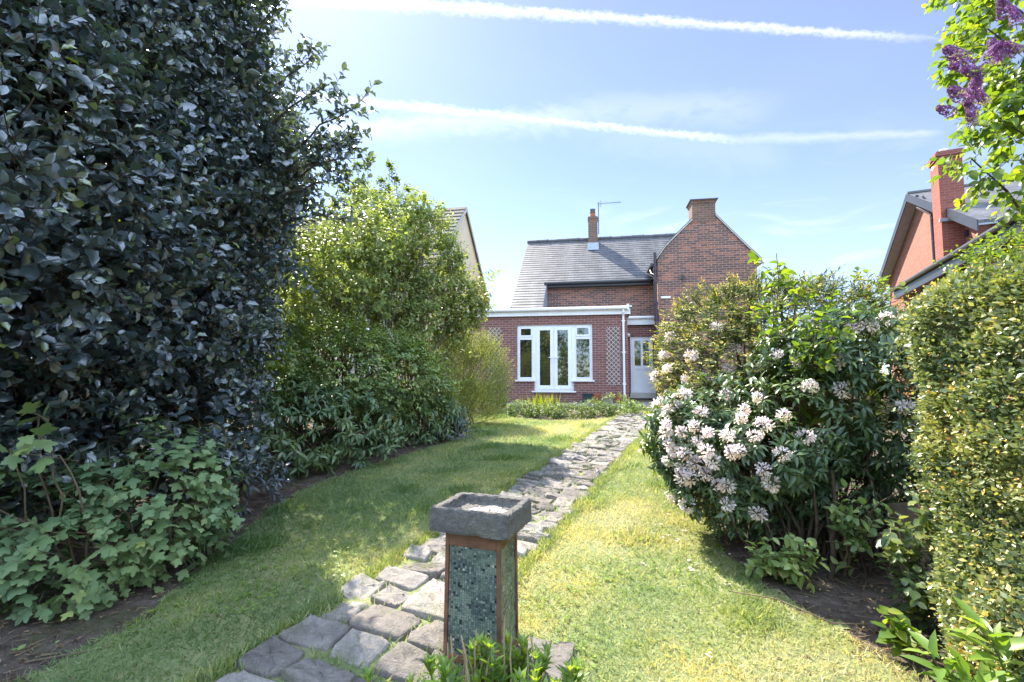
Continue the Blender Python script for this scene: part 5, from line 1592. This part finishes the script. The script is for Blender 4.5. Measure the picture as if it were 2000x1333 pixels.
# ------------------------------------------------------------------ grass, litter, petals
def build_grass():
    r = np.random.default_rng(601)
    bag = Bag()
    # density falls with distance
    for (y0, y1, n, sz) in ((1.5, 3.2, 110000, .034), (3.2, 5.2, 100000, .037), (5.2, 8.5, 90000, .044), (8.5, 13.3, 70000, .055)):
        x = r.uniform(-3.0, 4.6, n); y = r.uniform(y0, y1, n)
        ok = in_poly(x, y, LAWN)
        # keep off the stones
        s = (x - PC[0]) * PD[0] + (y - PC[1]) * PD[1]; t = (x - PC[0]) * PN[0] + (y - PC[1]) * PN[1]
        onp = (t > -.40 + r.normal(0, .02, n)) & (t < .38 + r.normal(0, .02, n)) & (s < 9.1)
        ok &= ~onp | (r.random(n) < .0)
        pb = np.column_stack([x, y, 0 * x])
        thin = lump(pb, 5, 1.1) * .5 + lump(pb, 6, 3.5) * .35
        ok &= (thin + r.normal(0, .3, n)) > -1.15
        x, y = x[ok], y[ok]; m = len(x)
        pb = np.column_stack([x, y, 0 * x])
        P = np.column_stack([x, y, gz(x, y) + .004])
        yel = lump(pb, 15, 1.6) * .22 + lump(pb, 16, 5.0) * .14 + .40 + .16 * np.clip((x - .1) / 1.0, -.8, 1)
        rv = np.clip(yel + r.normal(0, .13, m), 0, 1)
        X = nrmz(np.column_stack([r.normal(0, .7, m), r.normal(0, .7, m), r.uniform(.35, 1.0, m)]))
        tuft = 1 + 1.0 * np.clip(lump(pb, 23, 4.5) - .55, 0, 1)
        bag.add(T_blade(.05), P, X, nrmz(r.normal(0, 1, (m, 3)) + np.array([0, 0, .4])), sz * r.uniform(.5, 1.5, m) * tuft, np.clip(rv - .22 * (tuft - 1), 0, 1), wscale=r.uniform(.8, 1.5, m))
    # tufts in the joints and along the edges of the path
    n = 42000
    s = r.uniform(-2.2, 9, n); t = np.where(r.random(n) < .55, np.where(r.random(n) < .5, -.475, .455) + r.normal(0, .03, n), r.uniform(-.45, .43, n))
    x, y = path_xy(s, t)
    free = np.ones(n, bool)
    ss = s; tt = t
    for c in path_quads:
        c = np.array(c); cs, ct = c[:, 0], c[:, 1]
        mnx = (cs[0] + cs[1]) / 2; mxx = (cs[2] + cs[3]) / 2
        free &= ~((ss > min(cs) + .01) & (ss < max(cs) - .01) & (tt > min(ct) + .004) & (tt < max(ct) - .004))
    cl = lump(np.column_stack([x, y, 0 * x]), 33, 4.0) > -.75
    free &= cl | (np.abs(t) > .44)
    x, y = x[free], y[free]; m = len(x)
    P = np.column_stack([x, y, gz(x, y) + .008])
    X = nrmz(np.column_stack([r.normal(0, .6, m), r.normal(0, .6, m), np.ones(m)]))
    bag.add(T_blade(.06), P, X, nrmz(r.normal(0, 1, (m, 3))), r.uniform(.03, .075, m), r.uniform(.1, .7, m))
    tag(bag.build('grass', L_['grass']), 'short mossy yellow green lawn grass on both sides of the path', 'grass', kind='stuff')
    # clover and daisy like weeds in the lawn
    bag = Bag(); n = 5200
    x = r.uniform(-2.6, 2.4, n); y = 1.5 + 6.5 * r.random(n) ** 1.5
    ok = in_poly(x, y, LAWN) & (lump(np.column_stack([x, y, 0 * x]), 44, 2.2) > .15)
    t = (x - PC[0]) * PN[0] + (y - PC[1]) * PN[1]; ok &= (np.abs(t) > .5)
    x, y = x[ok], y[ok]; m = len(x)
    for q in range(3):
        a = r.uniform(0, 6.28, m)
        bag.add(T_ovate(.38, .04, .05), np.column_stack([x, y, gz(x, y) + .018 + .012 * r.random(m)]), np.column_stack([np.cos(a), np.sin(a), .25 * r.random(m)]), np.column_stack([.2 * r.normal(0, 1, m), .2 * r.normal(0, 1, m), np.ones(m)]), r.uniform(.012, .026, m), r.uniform(.1, .6, m))
    tag(bag.build('lawn_weeds', L_['perennial']), 'small round clover leaves growing among the lawn grass', 'weeds', kind='stuff')
    # dead leaves and twigs on the bare soil
    bag = Bag(); n = 34000
    x = r.uniform(-4.5, 4.2, n); y = 1.2 + 9 * r.random(n) ** 1.2
    lawn_in = in_poly(x, y, LAWN); ok = ~lawn_in | (in_poly(x, y, [(1.2, 1.2), (1.35, 3.2), (1.2, 4.2), (2.4, 5.5), (2.4, 1.2)]) & (r.random(n) < .22)) | ((x < -.9) & (r.random(n) < .12))
    t = (x - PC[0]) * PN[0] + (y - PC[1]) * PN[1]; ok &= (np.abs(t) > .55)
    x, y = x[ok], y[ok]; m = len(x); a = r.uniform(0, 6.28, m)
    bag.add(T_ovate(.25, .12, .2), np.column_stack([x, y, gz(x, y) + .012]), np.column_stack([np.cos(a), np.sin(a), r.normal(0, .25, m)]), np.column_stack([r.normal(0, .4, m), r.normal(0, .4, m), np.ones(m)]), r.uniform(.006, .04, m) * r.uniform(.5, 1, m), r.random(m) ** 1.3)
    m2 = m // 3; a = r.uniform(0, 6.28, m2); l = r.uniform(.015, .10, m2) 
    A = np.column_stack([x[:m2], y[:m2], gz(x[:m2], y[:m2]) + .014]); B = A + np.column_stack([np.cos(a) * l, np.sin(a) * l, r.uniform(-.002, .02, m2)])
    bag.sticks(A, B, .0022, .0012, .75)
    tag(bag.build('leaf_litter', L_['litter']), 'dead leaves and small twigs scattered on the bare soil', 'leaf litter', kind='stuff')
    # weeds on the soil strip
    bag = Bag(); n = 2600
    x = r.uniform(-3.4, 3.0, n); y = 1.4 + 7 * r.random(n) ** 1.3
    ok = ~in_poly(x, y, LAWN) & (lump(np.column_stack([x, y, 0 * x]), 54, 3.0) > .3)
    x, y = x[ok], y[ok]; m = len(x)
    for q in range(4):
        a = r.uniform(0, 6.28, m)
        bag.add(T_ovate(.3, .05, .1), np.column_stack([x, y, gz(x, y) + .015 + .02 * r.random(m)]), np.column_stack([np.cos(a), np.sin(a), .5 * r.random(m)]), np.column_stack([.2 * r.normal(0, 1, m), .2 * r.normal(0, 1, m), np.ones(m)]), r.uniform(.015, .04, m), r.uniform(.0, .6, m))
    tag(bag.build('soil_weeds', L_['shrub_mid']), 'small weeds growing on the bare soil beside the lawn', 'weeds', kind='stuff')
    # fallen white petals
    bag = Bag()
    pts = [(1278, 1048), (1292, 1055), (1322, 1062), (1330, 1040), (1392, 1058), (1355, 1103), (1352, 1118), (1393, 1114), (1424, 1146), (1515, 1122), (1520, 1128), (1345, 1000), (1362, 1010), (1370, 1025), (1340, 1018), (1382, 1050), (1300, 1050), (1388, 1040), (1388, 1285), (1260, 1108), (1420, 1090), (1310, 1010), (1290, 1030)]
    for (px, py) in pts:
        d = pix_dir(px, py); t = 1.5 / (.042 * d.y - d.z)
        for q in range(3):
            p = np.array([d.x * t, d.y * t, 1.5 + d.z * t + .016]) + r.normal(0, .015, 3) * np.array([1, 1, .2]); a = r.uniform(0, 6.28)
            bag.add(T_ovate(.4, .12, .05), p[None], np.array([[math.cos(a), math.sin(a), .3]]), np.array([[.2 * r.normal(), .2 * r.normal(), 1.]]), r.uniform(.02, .034), np.array([r.uniform(.4, .9)]))
    tag(bag.build('fallen_petals', L_['rhodo_flower']), 'white petals fallen on the lawn beside the rhododendron', 'petals', kind='stuff')
    # long bare runners over the soil on the right
    for lab, pts in (('long bare runner arching over the soil at the lawn edge', [(1.35, 3.1, .17), (1.55, 2.95, .19), (1.75, 2.75, .15), (2.0, 2.72, .16), (2.3, 2.8, .18), (2.5, 2.95, .2)]),
                     ('short bare runner lying below the small seedling', [(1.95, 2.6, .14), (2.1, 2.45, .16), (2.3, 2.45, .13), (2.5, 2.6, .2)])):
        b = MB(); b.tube(pts, .0035, 6)
        tag(b.build('bare_runner', M['bark_pale'], smooth=True), lab, 'runner')
    b = MB(); b.tube([(-2.35, 2.45, .118), (-2.2, 2.50, .124), (-2.02, 2.60, .116)], [.004, .0035, .002], 6)
    tag(b.build('dry_twig', M['bark_pale'], smooth=True), 'thin dry twig on the soil in the bottom left corner', 'twig')
build_grass()

# ------------------------------------------------------------------ neighbours
def build_cream():
    o = empty('cream_house', (-5.7, 16.0, .6), R(-12), 'cream rendered house with a tiled roof behind the left border', 'house')
    # local: x to the right along the front, gable end at x = 3.1
    b = MB(); W0, X1, DP, EZ_, RZ_ = -9.0, 3.10, 7.4, 4.15, 7.55
    b.prism([(X1, 0, -.3), (X1, DP, -.3), (X1, DP, EZ_), (X1, DP / 2, RZ_), (X1, 0, EZ_)], (-.3, 0, 0))
    b.box(W0, X1 - .3, 0, .3, -.3, EZ_); b.box(W0, X1 - .3, DP - .3, DP, -.3, EZ_)
    b.build('wall', M['render_cream'], o)
    r_ = MB()
    courses(r_, W0, X1 + .10, -.28, EZ_ - .20, DP / 2, RZ_ + .04, .30, .035)
    r_.prism([(W0, DP / 2, RZ_ + .03), (W0, DP + .28, EZ_ - .22), (W0, DP + .28, EZ_ - .28), (W0, DP / 2, RZ_ - .03)], (X1 + .10 - W0, 0, 0))
    rf_ = r_.build('roof', M['tile'], o)
    v = MB()
    v.prism([(X1 + .09, -.28, EZ_ - .22), (X1 + .09, DP / 2, RZ_ + .02), (X1 + .09, DP / 2, RZ_ - .14), (X1 + .09, -.28, EZ_ - .36)], (.025, 0, 0))
    v.prism([(X1 + .09, DP / 2, RZ_ + .02), (X1 + .09, DP + .28, EZ_ - .24), (X1 + .09, DP + .28, EZ_ - .38), (X1 + .09, DP / 2, RZ_ - .14)], (.025, 0, 0))
    v.build('bargeboard', M['stone_trim'], rf_)
    f = MB(); f.box(W0, X1, -.30, -.27, EZ_ - .42, EZ_ - .22); f.tube([(W0, -.36, EZ_ - .24), (X1, -.36, EZ_ - .24)], .06, 8)
    f.build('gutter', M['black_plastic'], o)
    def win(x0, x1, z0, z1):
        fr_ = MB(); frame_rect(fr_, x0, x1, z0, z1, .07, -.03, -.003); fr_.box((x0 + x1) / 2 - .03, (x0 + x1) / 2 + .03, -.03, -.003, z0 + .07, z1 - .07)
        w_ = fr_.build('window', M['upvc'], o)
        MB().box(x0 + .07, x1 - .07, -.014, -.004, z0 + .07, z1 - .07).build('pane', M['glass'], w_)
        MB().box(x0 - .06, x1 + .06, -.10, -.031, z0 - .06, z0 - .001).build('sill', M['upvc'], w_)
    win(-3.4, -1.9, 2.4, 3.6); win(.6, 1.9, 2.4, 3.6); win(-6.8, -5.2, 2.4, 3.6); win(.4, 1.9, .3, 1.6)
    w_ = MB(); w_.box(X1 + .003, X1 + .03, 1.0, 2.0, 4.2, 5.5); gw_ = w_.build('side_window', M['black_paint'], o)
    w_ = MB(); w_.box(X1 + .003, X1 + .03, 6.2, 7.0, 2.5, 3.2); w_.build('vent_grille', M['black_paint'], o)
build_cream()

def build_neighbour():
    """gabled brick house beyond the right hedge, its gable end faces the garden"""
    K = 1.25
    def zl(z): return 1.5 + (z - 1.5) * K - .4          # heights read at a nearer trial distance, carried to the real one
    o = empty('gabled_house', (10.14, 9.63, .4), R(-26), 'pink brick house with a tall red chimney and dark bargeboards beyond the hedge', 'house')
    # local frame: y along the gable wall away from the camera, x away from the garden
    Y0, Y1, YA = 2.3 * K, 10.1 * K, 6.36 * K
    EZ1, EZ0, AZ = zl(4.72), zl(4.60), zl(6.46)
    GX = .62
    b = MB()
    b.prism([(GX, Y0, -.6), (GX, Y1, -.6), (GX, Y1, EZ1), (GX, YA, AZ), (GX, Y0, EZ0)], (.3, 0, 0))
    b.box(GX + .3, 8, Y1 - .3, Y1, -.6, EZ1)
    b.build('wall', M['brick_pink'], o)
    k1 = (AZ - EZ1) / (Y1 - YA); k0 = (AZ - EZ0) / (YA - Y0)
    VX = .26; OV = .45
    far = (Y1 + OV, EZ1 - OV * k1); near = (Y0 - OV, EZ0 - OV * k0)
    r_ = MB()
    for e_pt in (far, near):
        r_.prism([(VX, e_pt[0], e_pt[1] + .05), (VX, YA, AZ + .05), (VX, YA, AZ + .13), (VX, e_pt[0], e_pt[1] + .13)], (9, 0, 0))
    r_.tube([(VX, YA, AZ + .13), (9, YA, AZ + .13)], .09, 8)
    rf_ = r_.build('roof', M['slate'], o)
    for e_pt, mt in ((far, 'black_paint'), (near, 'black_paint')):
        v = MB()
        v.prism([(VX - .03, e_pt[0], e_pt[1] - .14), (VX - .03, YA, AZ - .12), (VX - .03, YA, AZ + .14), (VX - .03, e_pt[0], e_pt[1] + .14)], (.028, 0, 0))
        v.build('bargeboard', M[mt], rf_)
    s_ = MB()
    for e_pt in (far, near):
        s_.prism([(VX, e_pt[0], e_pt[1] - .0), (VX, YA, AZ), (VX, YA, AZ + .045), (VX, e_pt[0], e_pt[1] + .045)], (GX - VX - .003, 0, 0))
    s_.build('soffit', M['lead'], rf_)
    # chimney standing proud of the gable
    c = MB()
    C0, C1, CX0, CX1, CZ = 3.50 * K, 4.02 * K, .12, .66, zl(6.42)
    c.box(CX0, CX1, C0, C1, -.6, CZ)
    for i in range(2): c.box(CX0 - .03 * (i + 1), CX1 + .03 * (i + 1), C0 - .03 * (i + 1), C1 + .03 * (i + 1), CZ + .075 * i, CZ + .075 * (i + 1) - .001)
    c.box(CX0 - .03, CX1 + .03, C0 - .03, C1 + .03, CZ + .15, CZ + .22)
    ch = c.build('chimney', M['brick_chim'], o)
    pt2 = MB(); pt2.lathe([(.10, 0), (.085, .16), (.10, .16), (.10, .19), (0, .19)], ((CX0 + CX1) / 2, (C0 + C1) / 2 + .1, CZ + .22), 14)
    pt2.build('chimney_pot', M['upvc'], ch)
    MB().box(.06, CX1 + .5, C0 - .1, C0 - .02, zl(4.95), zl(5.02)).build('flashing', M['lead'], ch)
    p = MB()
    p.tube([(.30, 5.65 * K, zl(6.28)), (.30, 5.65 * K, zl(5.95)), (.53, 5.30 * K, zl(5.62)), (.53, 5.25 * K, 2.0)], .05, 10)
    p.tube([(.30, 5.2 * K, zl(6.10)), (.53, 4.95 * K, zl(5.62)), (.53, 4.92 * K, 2.0)], .035, 10)
    for z in (zl(5.5), zl(4.9), zl(4.4)): p.box(.50, .615, 5.22 * K, 5.30 * K, z, z + .05)
    p.build('downpipe', M['dark_plastic'], o, smooth=False)
    # lower wing in front with its own dark eaves
    MB().box(.26, .56, -3.2, 9.0 * K, -.6, zl(3.75)).build('lean_to_wall', M['brick_pink'], o)
    f = MB(); f.box(-.03, 0, -3.4, 7.25 * K, zl(3.72), zl(4.02)); f.box(.001, .26, -3.4, 7.25 * K, zl(3.72), zl(3.735))
    f.tube([(-.09, -3.4, zl(3.98)), (-.09, 7.25 * K, zl(3.98))], .06, 8)
    f.build('lean_to_gutter', M['black_paint'], o)
    MB().prism([(-.03, -3.4, zl(4.03)), (.60, -3.4, zl(4.20)), (.60, -3.4, zl(4.25)), (-.03, -3.4, zl(4.08))], (0, 7.25 * K + 3.4, 0)).build('lean_to_roof', M['slate'], o)
    MB().box(GX - .06, GX - .001, 3.3 * K, 3.42 * K, zl(4.55), zl(4.68)).build('vent_grille', M['dark_plastic'], o)
build_neighbour()

# the far end of the garden behind the viewer, seen only as the reflection in the windows
def build_back():
    r = np.random.default_rng(701)
    lf = Bag()
    blobs = [(x, -9 + r.normal(0, .8), 2.2 + r.uniform(-.3, 1.0), 1.8, 1.3, 2.2 + r.uniform(0, .8)) for x in (-11, -8.2, -5.5, -2.9, .2, 3.1, 5.9, 8.5, 11)]
    P, Nn = crown_points(blobs, 5200, r, 701, .2, .2, .1, 1.2)
    shoots(lf, None, P, Nn, r, [T_diamond(.3)], .5, 7, .17, up=.3, rand=.5, tip_lo=.5)
    o = lf.build('tree_belt', L_['far'])
    tag(o, 'belt of green trees at the foot of the garden, mirrored in the extension windows', 'trees', kind='stuff')
build_back()
